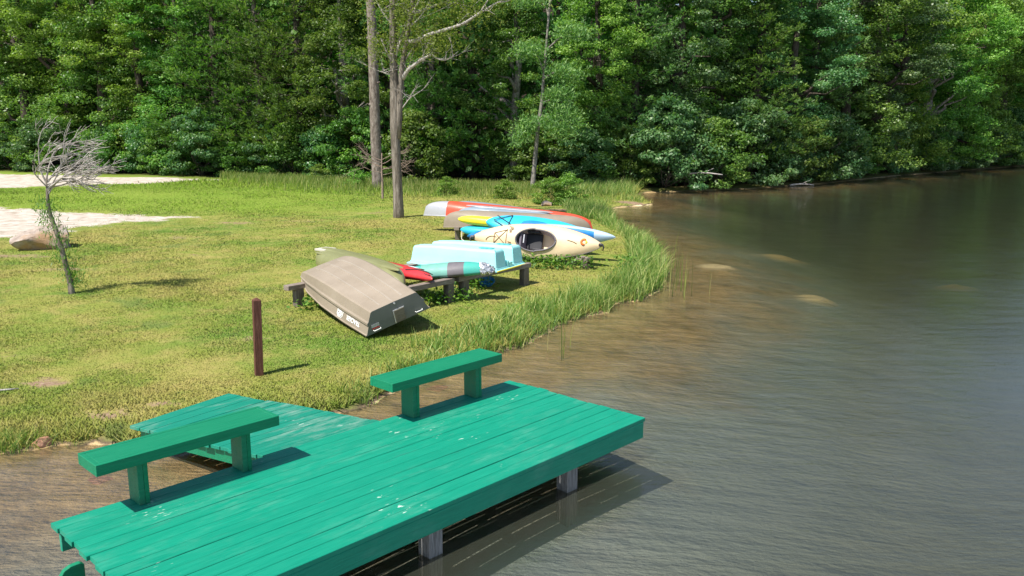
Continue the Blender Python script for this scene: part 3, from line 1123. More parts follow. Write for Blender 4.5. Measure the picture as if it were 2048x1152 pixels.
for a, b in (((-.98, .11), (-.98, -.13)), ((-.98, .11), (-.68, -.16)), ((-.98, -.13), (-.68, .20)), ((-.98, .11), (-.68, .20)), ((-.68, .22), (-.68, -.22))):
    tube('deck_line', on_deck(dense(a, b)), .007, M['brown_letter'], e, 5)
arc = [(-1.02 + .17 * math.cos(a), -.10 + .13 * math.sin(a)) for a in np.linspace(2.9, 1.0, 9)]
tube('deck_line', on_deck(arc), .007, M['brown_letter'], e, 5)
tube('carry_groove', on_deck([(.78, .045), (.86, .03), (.93, .012), (1.0, -.02)]), .007, M['brown_letter'], e, 5)
for sx, mt in ((-1, M['charcoal']), (1, M['black'])):
    tube('end_toggle', [(sx * (L / 2 - .06), 0, .03), (sx * (L / 2 + .02), .0, .035), (sx * (L / 2 + .05), -.05, .02), (sx * (L / 2 + .03), -.12, .0)], [.035, .03, .016, .014], mt, e, 6)
mt_ = Matrix.Translation((-.585, .17, dome(-.585, .17) + .012)) @ Matrix.Rotation(math.radians(-90), 4, 'Z')
lettering('lettering', 'Pure', .13, mt_, M['brown_letter'], e, .2, .002)
mt_ = Matrix.Translation((-.60, -.115, dome(-.60, -.115) + .012)) @ Matrix.Rotation(math.radians(-90), 4, 'Z')
lettering('lettering', 'Ri', .12, mt_, M['brown_letter'], e, .2, .002)
sq = [(1.16 + .055 * math.cos(a), .03 + .06 * math.sin(a)) for a in np.linspace(.6, 5.2, 12)]
tube('decal', on_deck(sq, .004), [.012] + [.026] * 10 + [.014], M['orange'], e, 6)
tube('decal', on_deck([(1.20, .075), (1.225, .035), (1.205, -.01)], .004), [.012, .022, .008], M['yellow'], e, 6)

# ------------------------------------------------------------------ craft on the near rack
e, L = craft('kayak', (-3.93, 16.95, .66), (-1.84, 13.95, .68), math.radians(4), 'olive green overturned kayak with a pale end behind the tan boat', 'kayak', KG)
kw = dict(L=L, B=.80, plan=(2.6, .72), prof=(5, .55), sec=.7)
hull_part('hull', M['olive'], e, D=.28, under=.05, **kw)
v, f = hull_vf(L=L * .92, B=.22, D=.05, plan=(4, .6), prof=(6, .5), sec=.6)
o = link('keel_ridge', pymesh('keel_ridge', v, f, True), M['olive'], e)
o.location = (0, .02, .235)
for s in (-1, 1):
    v, f = hull_vf(L=L * .80, B=.08, D=.03, plan=(4, .6), prof=(6, .5), sec=.6)
    o = link('side_ridge', pymesh('side_ridge', v, f, True), M['olive'], e)
    o.location = (0, s * .21, .215)
o = link('stern_plate', bevel_mesh(box_me('stern_plate', .52, .26, .05, 0), .015, 2), M['olive_pale'], e)
o.location = (-L / 2 + .30, .03, .235)
o.rotation_euler = (0, math.radians(-4), 0)
for x in (-.95, -.7, -.45, .0):
    for y in (-.12, .14):
        o = link('scupper_hole', bevel_mesh(box_me('scupper_hole', .05, .035, .03, 0), .008), M['olive_pale'], e)
        o.location = (x, y, .243)
e, L = craft('kayak', (-3.22, 17.15, .56), (-1.38, 14.32, .72), math.radians(-8), 'red kayak with a white sticker, its tip resting on the front rail', 'kayak', KG)
hull_part('hull', M['red'], e, L=L, B=.80, D=.14, under=.08, plan=(1.9, .95), prof=(4, .6), sec=1.0)
o = link('sticker', pymesh('sticker', [(x, y, .152 - .75 * y * y - .03 * (x - .7)) for x in (.72, .84, .96, 1.08) for y in (-.02, .06, .12, .18)], [(i * 4 + j, (i + 1) * 4 + j, (i + 1) * 4 + j + 1, i * 4 + j + 1) for i in range(3) for j in range(3)], True), M['white'], e)
tube('deck_line', [(1.02, -.20, .10), (1.2, -.06, .125), (1.42, .02, .11), (1.5, .10, .07)], .009, M['black'], e, 5)
tube('deck_line', [(1.05, .12, .115), (1.25, .0, .12), (1.5, -.05, .07), (1.62, -.02, .06)], .009, M['black'], e, 5)
e, L = craft('kayak', (-2.12, 15.2, .60), (-.31, 14.98, .77), math.radians(-6), 'faded teal kayak with charcoal band and crumpled silver wrap on its end', 'kayak', KG)
kw = dict(L=L, B=.54, D=.20, under=.07, plan=(2.0, .75), prof=(3, .7), sec=.85)
hull_part('hull', M['teal'], e, t0=-1, t1=-.45, nt=14, **kw)
hull_part('hull', M['teal_pale'], e, t0=-.45, t1=.10, nt=10, **kw)
hull_part('hull_band', M['charcoal'], e, t0=.10, t1=.42, nt=8, **kw)
hull_part('hull', M['teal'], e, t0=.42, t1=.82, nt=10, **kw)
v, f = hull_vf(t0=.74, t1=.999, nt=14, m=22, grow=.02, **kw)
v = [tuple(np.array(p) + rng.normal(0, .012, 3)) for p in v]
link('silver_wrap', pymesh('silver_wrap', v, f, True), M['alu'], e)

# pedal boat, upside down
pb = empty('pedal_boat', (-2.08, 16.62, .655), math.radians(-30), 'upside down aqua pedal boat with two box shaped floats', 'pedal boat')


def float_vf(L, y0, w, h):
    n = 26
    out = []
    for k in range(n):
        q = k / (n - 1)
        out.append((q, 1))
    side = [(0.0, .0)]
    xs_ = [0, .012, .04, .10, .2, .35, .55, .8, .96, .985, 1.0]
    hw = [.66, .74, .80, .86, .91, .95, 1, 1, 1, .97, .90]
    up_ = [(x * L, w / 2 * q) for x, q in zip(xs_, hw)]
    ring = up_ + [(x, -y) for x, y in reversed(up_)]
    lv = [(0, 0.0, 0), (.03, 0.0, 0), (.035, .018, .02), (h * .55, .035, .045), (h * .88, .052, .065), (h * .97, .075, .085), (h, .12, .12)]
    V, F = [], []
    for z, ins, xin in lv:
        for x, y in ring:
            zz = z * (1 - .10 * max(0, .3 - x / L) / .3 * (z > .1)) if z > .1 else z
            xx = min(max(x, xin), L - xin * .8)
            V.append((xx, y0 + math.copysign(max(abs(y) - ins, .01), y), zz))
    K = len(ring)
    for i in range(len(lv) - 1):
        for k in range(K):
            k2 = (k + 1) % K
            F.append((i * K + k, i * K + k2, (i + 1) * K + k2, (i + 1) * K + k))
    F.append(tuple((len(lv) - 1) * K + k for k in range(K)))
    return V, F


PL = 2.06
for y0 in (.21, .86):
    v, f = float_vf(PL, y0, .44, .37)
    me = pymesh('float', v, f, False)
    bm = bmesh.new(); bm.from_mesh(me); bmesh.ops.recalc_face_normals(bm, faces=bm.faces); bm.to_mesh(me); bm.free()
    fl = link('float', bevel_mesh(me, .012, 2), M['aqua'], pb)
    fl.data.polygons.foreach_set('use_smooth', [True] * len(fl.data.polygons))
    for i in range(2):
        V = []
        for k in range(13):
            xq = PL - .50 + .30 * k / 12
            V += [(xq, y0 - .035 + i * .06 + .012 * math.sin(k * 1.57), .3735), (xq, y0 + .01 + i * .06 + .012 * math.sin(k * 1.57), .3735), (xq, y0 + .01 + i * .06 + .012 * math.sin(k * 1.57), .385), (xq, y0 - .035 + i * .06 + .012 * math.sin(k * 1.57), .385)]
        F = [(k * 4 + j, (k + 1) * 4 + j, (k + 1) * 4 + (j + 1) % 4, k * 4 + (j + 1) % 4) for k in range(12) for j in range(4)] + [(0, 1, 2, 3), (51, 50, 49, 48)]
        link('tread_strip', pymesh('tread_strip', V, F), M['aqua_dark'], pb)
o = link('tunnel_deck', bevel_mesh(box_me('tunnel_deck', PL - .10, .30, .07, 0, 0, 'b'), .02, 2), M['aqua'], pb)
o.location = (PL / 2 - .07, .535, .01)
o = link('rim', bevel_mesh(box_me('rim', PL + .05, 1.11, .035, 0, 0, 't'), .012, 2), M['aqua'], pb)
o.location = (PL / 2, .535, .001)
o = link('rim_strip', bevel_mesh(box_me('rim_strip', .02, 1.09, .02, 0), .004), M['yellow'], pb)
o.location = (PL + .035, .535, -.018)
for x, y, sx, sy, sz in ((PL - .045, .46, .08, .06, .13), (PL - .04, .57, .08, .10, .10)):
    o = link('rudder_bracket', bevel_mesh(box_me('rudder_bracket', sx, sy, sz, 0, 0, 'b'), .012, 2), M['aqua'], pb)
    o.location = (x, y, .0)

# small blue tub under the rack
tb_ = empty('bucket', (-.52, 16.35, gz(-.52, 16.35)), .4, 'small blue plastic tub lying under the pedal boat', 'tub')
v, f = tube_vf([(0, 0, 0), (0, 0, .01), (0, 0, .11), (0, 0, .13)], [.10, .12, .155, .165], 16)
link('body', pymesh('body', v, f[:-1], True), M['blue'], tb_)
tube('rim', [(math.cos(a) * .165, math.sin(a) * .165, .13) for a in np.linspace(0, 2 * math.pi, 20)], .010, M['blue'], tb_, 6)
tb_.rotation_euler = (math.radians(20), 0, .4)


# ------------------------------------------------------------------ rocks, slab, sticks
t = NT('boulder_stone')
o_ = t.obj()
n_ = t.noise(o_, 3.2, 6, .65)
c_ = t.ramp(n_, [(.3, (.17, .13, .105, 1)), (.5, (.40, .33, .28, 1)), (.7, (.54, .49, .45, 1))])
c_ = t.mix(t.val(t.noise(o_, 1.3, 4), .48, .62), c_, (.36, .23, .13, 1))
M['rock'] = t.done(t.bsdf(c_, .9, .15, 0, t.bump(t.noise(o_, 9, 6, .7), .7, .05)))
t = NT('small_red_stone')
o_ = t.obj()
c_ = t.ramp(t.noise(o_, 7, 5, .6), [(.3, (.30, .14, .08, 1)), (.7, (.52, .30, .20, 1))])
M['rock2'] = t.done(t.bsdf(c_, .9, .15, 0, t.bump(t.noise(o_, 20, 5, .7), .6, .02)))


def rock(name, x, y, sx, sy, sz, rz, mat, label, seed, cuts=15):
    r = random.Random(seed)
    bm = bmesh.new()
    bmesh.ops.create_icosphere(bm, subdivisions=4, radius=1)
    planes = []
    for i in range(cuts):
        d = Vector((r.gauss(0, 1), r.gauss(0, 1), r.gauss(.2, .8))).normalized()
        planes.append((d, r.uniform(.55, .88)))
    for v_ in bm.verts:
        for d, h in planes:
            k = v_.co.dot(d)
            if k > h:
                v_.co -= d * (k - h) * .92
        nz = math.sin(v_.co.x * 5 + seed) * math.sin(v_.co.y * 6) * .05 + math.sin(v_.co.z * 11 + v_.co.x * 7) * .035
        v_.co *= 1 + nz
        v_.co = Vector((v_.co.x * sx, v_.co.y * sy, v_.co.z * sz))
    me = bpy.data.meshes.new(name)
    bm.to_mesh(me)
    bm.free()
    o = link(name, me, mat)
    o.location = (x, y, gz(x, y) + sz * .35)
    o.rotation_euler = (0, 0, rz)
    return tag(o, label, 'rock')


rock('boulder', -11.55, 20.45, .82, .58, .50, .25, M['rock'], 'large tan boulder beside the bare sapling at the sandy track', 4)
rock('rock', -4.97, 8.42, .11, .07, .075, .5, M['rock2'], 'small reddish stone on the lawn at the water edge', 9)
rock('rock', 1.35, 33.2, .34, .25, .16, .5, M['rock'], 'low pale stone in the grass behind the canoes', 12)
for i, (x, y, s) in enumerate([(-4.02, 7.75, .17), (-3.45, 7.75, .12)]):
    rk = rock('rock', x, y, s, s * .75, s * .22, i * 1.3, M['rock2'], ['flat submerged stone left of the left bench leg', 'flat submerged stone between left bench and ramp'][i], 20 + i)
    rk.location.z -= .03
rock('rock', -1.0, 10.55, .20, .13, .04, .7, M['rock2'], 'flat submerged stone seen between the legs of the right bench', 40).location.z -= .03
dw = tube('stick', [(-6.4, 9.68, gz(-6.4, 9.68) + .02), (-6.15, 9.74, gz(-6.15, 9.74) + .025), (-6.0, 9.80, gz(-6, 9.8) + .02)], [.014, .012, .008], M['twig'], None, 6)
tag(dw, 'short pale stick lying on the lawn at the left edge', 'stick')
# ------------------------------------------------------------------ vegetation
def unit(a):
    return a / (np.linalg.norm(a, axis=-1, keepdims=True) + 1e-9)


def leaf_mesh(name, P, N, size, aspect=.62, rnd=None, r=rng):
    """diamond leaves at P facing N"""
    n = len(P)
    N = unit(N)
    A = unit(np.cross(N, r.normal(size=(n, 3))))
    Bv = np.cross(N, A)
    s = np.broadcast_to(np.asarray(size), (n,))[:, None] * .5
    fold = N * s * .22
    V = np.stack([P + A * s, P + Bv * s * aspect + fold, P - A * s, P - Bv * s * aspect + fold], 1).reshape(-1, 3)
    F = np.arange(4 * n, dtype=np.int32).reshape(n, 4)
    return npmesh(name, V, F, r.random(n) if rnd is None else rnd)


def blade_mesh(name, P, D, length, width, rnd, r=rng):
    """single needles or blades from P along D"""
    n = len(P)
    D = unit(D)
    A = unit(np.cross(D, r.normal(size=(n, 3))))
    l = np.broadcast_to(np.asarray(length), (n,))[:, None]
    w = np.broadcast_to(np.asarray(width), (n,))[:, None] * .5
    V = np.stack([P - A * w * .6, P + A * w * .6, P + D * l * .6 + A * w, P + D * l, P + D * l * .6 - A * w], 1)
    V = np.stack([P, P + D * l * .55 + A * w, P + D * l, P + D * l * .55 - A * w], 1).reshape(-1, 3)
    F = np.arange(4 * n, dtype=np.int32).reshape(n, 4)
    return npmesh(name, V, F, rnd)


def curve_pts(a, b, sag=0.0, wob=.1, n=7, r=rng):
    a, b = np.array(a, float), np.array(b, float)
    q = np.linspace(0, 1, n)[:, None]
    P = a * (1 - q) + b * q
    P[:, 2] += (sag * np.sin(np.pi * q))[:, 0]
    P[1:-1] += r.normal(0, wob, (n - 2, 3)) * np.linalg.norm(b - a) * .15
    return P


def broad_proto(seed, H, R, z0, ncl, nl, leaf, dome=False):
    """returns (wood V,F), leaves: clumps of leaves spread on an uneven crown with gaps"""
    r = np.random.default_rng(seed)
    cl = []
    while len(cl) < ncl:
        u = r.uniform(0, 1)
        z = z0 + (H - z0) * u
        if dome:
            prof = math.sqrt(max(1 - u ** 2, 0)) * (.85 + .15 * u)
        else:
            prof = max(0, 1 - abs(u - .42) ** 2.2 / .42) ** .5 * (.72 + .28 * math.sin(u * 9 + seed))
        a = r.uniform(0, 2 * math.pi)
        lob = 1 + .22 * math.sin(a * 3 + seed) + .15 * math.sin(a * 5 + u * 7)
        rad = R * prof * lob * r.uniform(.45, 1.0) ** .55
        cl.append((rad * math.cos(a), rad * math.sin(a), z))
    cl = np.array(cl)
    rc = r.uniform(.38, .95, ncl) * (R / 3.2) ** .6
    n = ncl * nl
    ci = np.repeat(np.arange(ncl), nl)
    d = unit(r.normal(size=(n, 3)))
    d[:, 2] = d[:, 2] * .75 + .18
    rr = r.uniform(.25, 1, n) ** .6
    sq = np.stack([np.ones(n), np.ones(n), np.full(n, .62)], 1)
    P = cl[ci] + d * (rc[ci] * rr)[:, None] * sq
    P[:, 2] = np.maximum(P[:, 2], .05)
    N = d * .6 + r.normal(0, .55, (n, 3)) + np.array([0, 0, .55])
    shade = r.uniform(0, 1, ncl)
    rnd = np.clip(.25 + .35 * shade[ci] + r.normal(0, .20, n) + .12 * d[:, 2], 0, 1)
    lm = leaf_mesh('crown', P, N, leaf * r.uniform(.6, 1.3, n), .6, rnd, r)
    parts = []
    tp = np.array([(0, 0, -.3), (.02, .01, H * .1), (.1, -.05, H * .3), (-.08, .1, H * .55), (.05, .02, H * .8), (0, 0, H * .93)])
    tp[1:, :2] += r.normal(0, .12, (5, 2))
    base = .022 * H * (.5 if dome else 1)
    if not dome:
        parts.append(tube_vf(tp, np.array([1.3, 1, .85, .6, .35, .1]) * base, 8))
    ns = 5 if dome else 14
    for i in r.choice(ncl, min(ncl, ns * (2 if dome else 1)), replace=False):
        c = cl[i]
        zz = 0 if dome else np.clip(c[2] - np.hypot(c[0], c[1]) * .7, H * .12, H * .85)
        st = np.array([np.interp(zz, tp[:, 2], tp[:, 0]), np.interp(zz, tp[:, 2], tp[:, 1]), zz])
        parts.append(tube_vf(curve_pts(st, c, .25, .5, 6, r), np.linspace(base * (.5 if not dome else .6), .012, 6), 5))
    return join_vf(parts), lm


def pine_proto(seed, H, R, z0, step=.52, per=8, nd=.24, tufts=19, needles=9):
    r = np.random.default_rng(seed)
    TP, TD, TS = [], [], []
    parts = []
    tp = np.array([(0, 0, -.3), (0, 0, H * .3), (.05, .05, H * .6), (0, .08, H * .85), (0, 0, H)])
    base = .0155 * H
    parts.append(tube_vf(tp, np.array([1.25, .95, .62, .28, .04]) * base, 8))
    z = z0
    while z < H - .3:
        u = (z - z0) / (H - z0)
        for k in range(per):
            if r.random() < .16:
                continue
            a = r.uniform(0, 2 * math.pi)
            Lb = R * (1 - u) ** .75 * r.uniform(.55, 1.15) * (1 if u > .12 else .7 + u * 2.5)
            if Lb < .25:
                continue
            dr = np.array([math.cos(a), math.sin(a), 0])
            lat = np.array([-math.sin(a), math.cos(a), 0])
            up = r.uniform(-.12, .28) + .35 * u
            tip = dr * Lb + np.array([0, 0, Lb * up])
            st = np.array([0, 0, z + r.uniform(-.2, .2)])
            pts = curve_pts(st, st + tip, -.10 * Lb, .25, 6, r)
            if Lb > .9:
                parts.append(tube_vf(pts, np.linspace(.012 + .011 * Lb, .006, 6), 4, False))
            nt = int(tufts * max(.5, Lb / R) * 1.4)
            q = r.uniform(.22, 1.02, nt) ** .75
            pos = np.stack([np.interp(q, np.linspace(0, 1, 6), pts[:, i]) for i in range(3)], 1)
            wl = r.normal(0, .20, nt) * Lb * (.35 + .9 * np.sin(np.pi * np.clip(q, 0, 1)))
            pos = pos + lat * wl[:, None]
            pos[:, 2] += r.normal(.02, .05, nt) * Lb * .6 - .03 * np.abs(wl)
            TP.append(pos)
            TD.append(dr * .8 + lat * np.sign(wl)[:, None] * .5 + np.array([0, 0, .55]) + r.normal(0, .25, (nt, 3)))
            TS.append(np.full(nt, r.uniform(0, 1)))
        z += step * r.uniform(.75, 1.25)
    TP, TD, TS = np.vstack(TP), unit(np.vstack(TD)), np.concatenate(TS)
    n = len(TP) * needles
    i = np.repeat(np.arange(len(TP)), needles)
    D = TD[i] + r.normal(0, .55, (n, 3))
    P = TP[i] + r.normal(0, .05, (n, 3))
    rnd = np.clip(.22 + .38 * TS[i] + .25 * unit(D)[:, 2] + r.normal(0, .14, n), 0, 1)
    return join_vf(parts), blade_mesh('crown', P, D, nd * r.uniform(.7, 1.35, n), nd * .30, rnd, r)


PROTO = {}


def add_proto(key, kind, leafmat, barkmat, *a, **k):
    (V, F), lm = (broad_proto if kind == 'b' else pine_proto)(*a, **k)
    wm = pymesh('trunk', V, F, True)
    wm.materials.append(barkmat)
    lm.materials.append(leafmat)
    PROTO[key] = (wm, lm)


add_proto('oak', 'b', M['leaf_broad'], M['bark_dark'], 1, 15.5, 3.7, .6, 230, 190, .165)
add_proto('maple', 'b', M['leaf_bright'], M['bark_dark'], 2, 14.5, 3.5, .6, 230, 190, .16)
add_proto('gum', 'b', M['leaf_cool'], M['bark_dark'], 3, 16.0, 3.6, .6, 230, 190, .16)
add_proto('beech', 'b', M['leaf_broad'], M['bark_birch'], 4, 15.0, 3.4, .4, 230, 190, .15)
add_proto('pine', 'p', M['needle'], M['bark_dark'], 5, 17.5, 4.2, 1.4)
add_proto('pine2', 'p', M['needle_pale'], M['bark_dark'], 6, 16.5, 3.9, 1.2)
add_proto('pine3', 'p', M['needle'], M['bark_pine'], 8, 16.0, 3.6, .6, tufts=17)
add_proto('shrub', 'b', M['leaf_cool'], M['bark_dark'], 9, 3.4, 1.9, .05, 62, 150, .15, dome=True)
add_proto('shrub2', 'b', M['leaf_broad'], M['bark_dark'], 10, 3.0, 1.8, .05, 62, 150, .14, dome=True)
add_proto('shrub3', 'b', M['leaf_bright'], M['bark_dark'], 11, 1.5, 1.0, .03, 46, 110, .10, dome=True)


def plant(name, key, x, y, s, rz, label, cat, group, sz=None, lean=0.0, trunk='trunk', crown='crown'):
    e = empty(name, (x, y, gz(x, y)), rz, label, cat, group)
    e.scale = (s, s, s * (sz or 1))
    e.rotation_euler = (lean * .5, lean, rz)
    wm, lm = PROTO[key]
    link(trunk, wm, None, e)
    link(crown, lm, None, e)
    return e


ORD = ['leftmost', 'second', 'third', 'fourth', 'fifth', 'sixth', 'seventh', 'eighth', 'ninth', 'tenth', 'eleventh', 'twelfth', 'thirteenth', 'fourteenth', 'fifteenth', 'sixteenth', 'seventeenth', 'eighteenth']
DESC = {'oak': ('broadleaf_tree', 'mid green broadleaf tree', 'tree'), 'maple': ('broadleaf_tree', 'bright green leafy tree', 'tree'), 'gum': ('broadleaf_tree', 'bluish green leafy tree', 'tree'),
        'beech': ('broadleaf_tree', 'fine leaved dark green tree', 'tree'), 'pine': ('pine_tree', 'dark feathery pine', 'pine tree'), 'pine2': ('pine_tree', 'pale feathery pine', 'pine tree'), 'pine3': ('pine_tree', 'low branched dark pine', 'pine tree')}
# front row of the wood: x, y, kind, scale
ROW = [(-39, 60.5, 'oak', 1.1), (-35.2, 58.5, 'maple', 1.0), (-31.8, 56.2, 'oak', 1.05), (-28.6, 55.4, 'maple', 1.05), (-25.6, 53.6, 'oak', 1.0), (-22.6, 52.8, 'maple', .95), (-20.0, 51.8, 'oak', .95),
       (-17.4, 50.6, 'pine', 1.0), (-14.6, 49.8, 'pine3', 1.0), (-12.0, 48.6, 'pine', 1.05), (-9.4, 47.6, 'beech', .95), (-6.9, 48.2, 'pine2', 1.0), (-4.4, 46.8, 'pine3', .9), (-2.2, 47.6, 'pine', 1.0),
       (.2, 45.8, 'beech', .85), (2.4, 46.6, 'pine2', .9), (4.4, 45.2, 'maple', .8), (6.6, 46.2, 'pine2', .95), (9.2, 47.4, 'gum', .95), (11.4, 49.0, 'oak', 1.0), (13.9, 49.0, 'pine', 1.0), (16.6, 50.6, 'gum', .95),
       (18.6, 53.4, 'pine2', 1.1), (21.4, 54.8, 'oak', 1.05), (24.0, 56.8, 'gum', 1.1), (26.8, 59.8, 'maple', 1.1), (30.0, 62.4, 'beech', 1.15), (33.4, 65.0, 'maple', 1.15), (37.0, 68.4, 'maple', 1.12), (41.0, 71.6, 'oak', 1.12), (45.5, 75.4, 'maple', 1.15)]
cnt = {}
tot = {}
for x, y, k, s in ROW:
    tot[k] = tot.get(k, 0) + 1
for i, (x, y, k, s) in enumerate(ROW):
    cnt[k] = cnt.get(k, 0) + 1
    nm, ds, cat = DESC[k]
    od = 'rightmost' if cnt[k] == tot[k] else ORD[cnt[k] - 1]
    lab = f'{ds}, {od} of its kind along the front of the wood' if od in ('leftmost', 'rightmost') else f'{ds}, {od} of its kind from the left along the wood'
    plant(nm, k, x, y, s, rng.uniform(0, 6.28), lab, cat, 'trees along the front of the wood', rng.uniform(.80, .93))
# shrubs along the foot of the wood
n_s = 0
SHR = []
for i in range(46):
    u = i / 45
    ex = -36 + u * 82
    ey = np.interp(ex, EDGE[:, 0], EDGE[:, 1])
    SHR.append((ex + rng.uniform(-.4, .4), ey + rng.uniform(.3, 1.6)))
land_s = [q for q in SHR if q[0] < 6]
lake_s = [q for q in SHR if q[0] >= 6]


def nth(i):
    tens = ['', 'twenty-', 'thirty-']
    return ORD[i] if i < 18 else {18: 'nineteenth', 19: 'twentieth'}.get(i, f'{tens[(i + 1) // 10 - 1]}{["", "first", "second", "third", "fourth", "fifth", "sixth", "seventh", "eighth", "ninth"][(i + 1) % 10]}')


for L_, where, grp in ((land_s, 'at the foot of the wood beyond the lawn', 'shrubs at the foot of the wood'), (lake_s, 'overhanging the lake from the wooded bank', 'shrubs overhanging the lake')):
    for i, (x, y) in enumerate(L_):
        if L_ is land_s and (abs(x + 1.2) < 2.4 or abs(x + 6.4) < .9):
            continue
        k = ['shrub', 'shrub2'][i % 2] if L_ is land_s else ['shrub', 'shrub', 'shrub2'][i % 3]
        lab = f'leafy shrub {where}, {nth(i)} from left' if i else f'leafy shrub {where}, leftmost one'
        s = rng.uniform(.75, 1.15) * (1 if L_ is land_s else 1.15)
        plant('shrub', k, x, y - (0 if L_ is land_s else .5), s, rng.uniform(0, 6.28), lab, 'shrub', grp, rng.uniform(.8, 1.15), trunk='stems', crown='foliage')
for i, (x, y, s, lab) in enumerate([(1.5, 34.0, .65, 'bright green bush in the grass behind the canoes, left of the reeds'), (2.3, 34.4, .75, 'bright green bush behind the canoes, nearest the sand spit'), (-.3, 36.0, .5, 'low bright bush in the tall grass before the leaning pale trunk'),
                                    (-2.9, 37.6, .5, 'low bright bush in the tall grass right of the forked tree'), (-7.6, 41.2, .55, 'low bush in the tall grass left of the straight pine trunk'), (-9.8, 43.0, .6, 'low bush in tall grass at the edge of the dark pines')]):
    plant('bush', 'shrub3', x, y, s, i * 1.1, lab, 'bush', 'low bushes in the tall grass', 1.0, trunk='stems', crown='foliage')

# the rest of the wood behind: one mass
r = np.random.default_rng(21)
n = 165000
u = r.uniform(-70, 66, n)
dp = np.where(u < -41, r.uniform(-.5, 8, n), r.uniform(2.5, 15, n))
wx = u
wy = np.interp(u, EDGE[:, 0], EDGE[:, 1]) + dp
cells = np.floor(np.stack([wx / 2.2, wy / 2.2], 1)).astype(int)
hz = r.uniform(0, 1, n) ** .95 * 13.5
keep = (np.sin(cells[:, 0] * 12.9898 + cells[:, 1] * 78.233 + np.floor(hz / 1.6) * 37.7) * 43758.5453 % 1) > .30
wx, wy, hz = wx[keep], wy[keep], hz[keep]
zz = ground_z(np.stack([wx, wy], 1)) + .4 + hz
P = np.stack([wx, wy, zz], 1) + r.normal(0, .25, (len(wx), 3))
N = r.normal(0, .6, (len(P), 3)) + np.array([-.2, -.6, .5])
lm = leaf_mesh('woodland', P, N, r.uniform(.3, .62, len(P)), .6, np.clip(r.normal(.5, .22, len(P)), 0, 1), r)
wl = link('woodland', lm, M['leaf_broad'])
tag(wl, 'dark mass of leaves filling the wood behind the front trees', None, None, 'stuff')
parts = []
for i in range(38):
    x = r.uniform(-42, 50)
    y = np.interp(x, EDGE[:, 0], EDGE[:, 1]) + r.uniform(3.0, 14)
    z = gz(x, y)
    ln = r.normal(0, .5, 2)
    parts.append(tube_vf([(x, y, z - .3), (x + ln[0] * .3, y + ln[1] * .3, z + 5), (x + ln[0], y + ln[1], z + 11)], np.array([.2, .15, .08]) * r.uniform(.6, 1.3), 6))
v, f = join_vf(parts)
wt = link('woodland_trunks', pymesh('woodland_trunks', v, f, True), M['bark_dark'])
tag(wt, 'dim trunks standing deep in the wood', None, None, 'stuff')


# ------------------------------------------------------------------ single trees on the lawn
def swept(parts, pts, r0, r1, seg=6):
    pts = np.array(pts, float)
    # smooth the polyline
    q = np.linspace(0, len(pts) - 1, (len(pts) - 1) * 4 + 1)
    k = np.arange(len(pts))
    sp = np.stack([np.interp(q, k, pts[:, i]) for i in range(3)], 1)
    for _ in range(2):
        sp[1:-1] = (sp[:-2] + 2 * sp[1:-1] + sp[2:]) / 4
    parts.append(tube_vf(sp, np.linspace(r0, r1, len(sp)), seg))
    return sp


# straight pine trunk
b0 = (-6.42, 40.25)
e = empty('pine_tree', (*b0, gz(*b0)), 0, 'tall straight bare pine trunk standing left of the forked tree', 'pine tree')
pts = np.array([(0.02, 0, -.4), (.02, 0, .5), (-.02, 0, 2.5), (-.02, .05, 5), (-.03, 0, 7.5), (-.10, 0, 10), (-.2, 0, 14), (-.25, 0, 19)])
v, f = tube_vf(pts, [.32, .265, .245, .235, .22, .205, .16, .05], 16, True, .035)
link('trunk', pymesh('trunk', v, f, True), M['bark_pine'], e)
for z, a in ((2.4, .3), (3.9, 2.6), (4.9, -.4), (6.9, 2.9), (7.1, .2), (8.6, 1.2)):
    v, f = tube_vf([(0, 0, z), (.30 * math.cos(a), -.30 * abs(math.sin(a)), z + .06)], [.07, .045], 7)
    link('branch_stub', pymesh('branch_stub', v, f, True), M['bark_pine'], e)
(V_, F_), lm_ = pine_proto(31, 8.0, 3.2, .5)
cr = link('crown', lm_, M['needle'], e)
cr.location = (-.2, 0, 12)
cb_ = link('limbs', pymesh('limbs', V_, F_, True), M['bark_pine'], e)
cb_.location = (-.2, 0, 12)

# forked tree: y = depth, limbs spreading to the right
b0 = (-3.77, 27.9)
g0 = gz(*b0)
e = empty('forked_tree', (*b0, g0), 0, 'grey barked forked tree with bare crooked limbs spreading right over the canoes', 'tree')
v, f = tube_vf([(0, 0, -.4), (0, 0, .3), (-.02, 0, 1.5), (-.05, 0, 3.0), (-.04, 0, 4.2), (-.05, .02, 5.4), (-.02, .05, 7.0), (.05, .05, 8.5), (.1, .1, 10.5), (.1, .1, 12.5)], [.215, .17, .152, .15, .135, .118, .105, .09, .07, .02], 14, True, .09)
link('trunk', pymesh('trunk', v, f, True), M['bark_locust'], e)
v, f = tube_vf([(.05, -.04, 2.6), (.10, -.06, 3.25), (.15, -.08, 3.9), (.22, -.1, 4.7), (.40, -.15, 5.6), (.62, -.2, 6.6), (.75, -.2, 8.0), (.8, -.1, 10)], [.10, .105, .10, .09, .08, .07, .05, .02], 10, True, .05)
link('second_stem', pymesh('second_stem', v, f, True), M['bark_locust'], e)
parts = []
ends = []
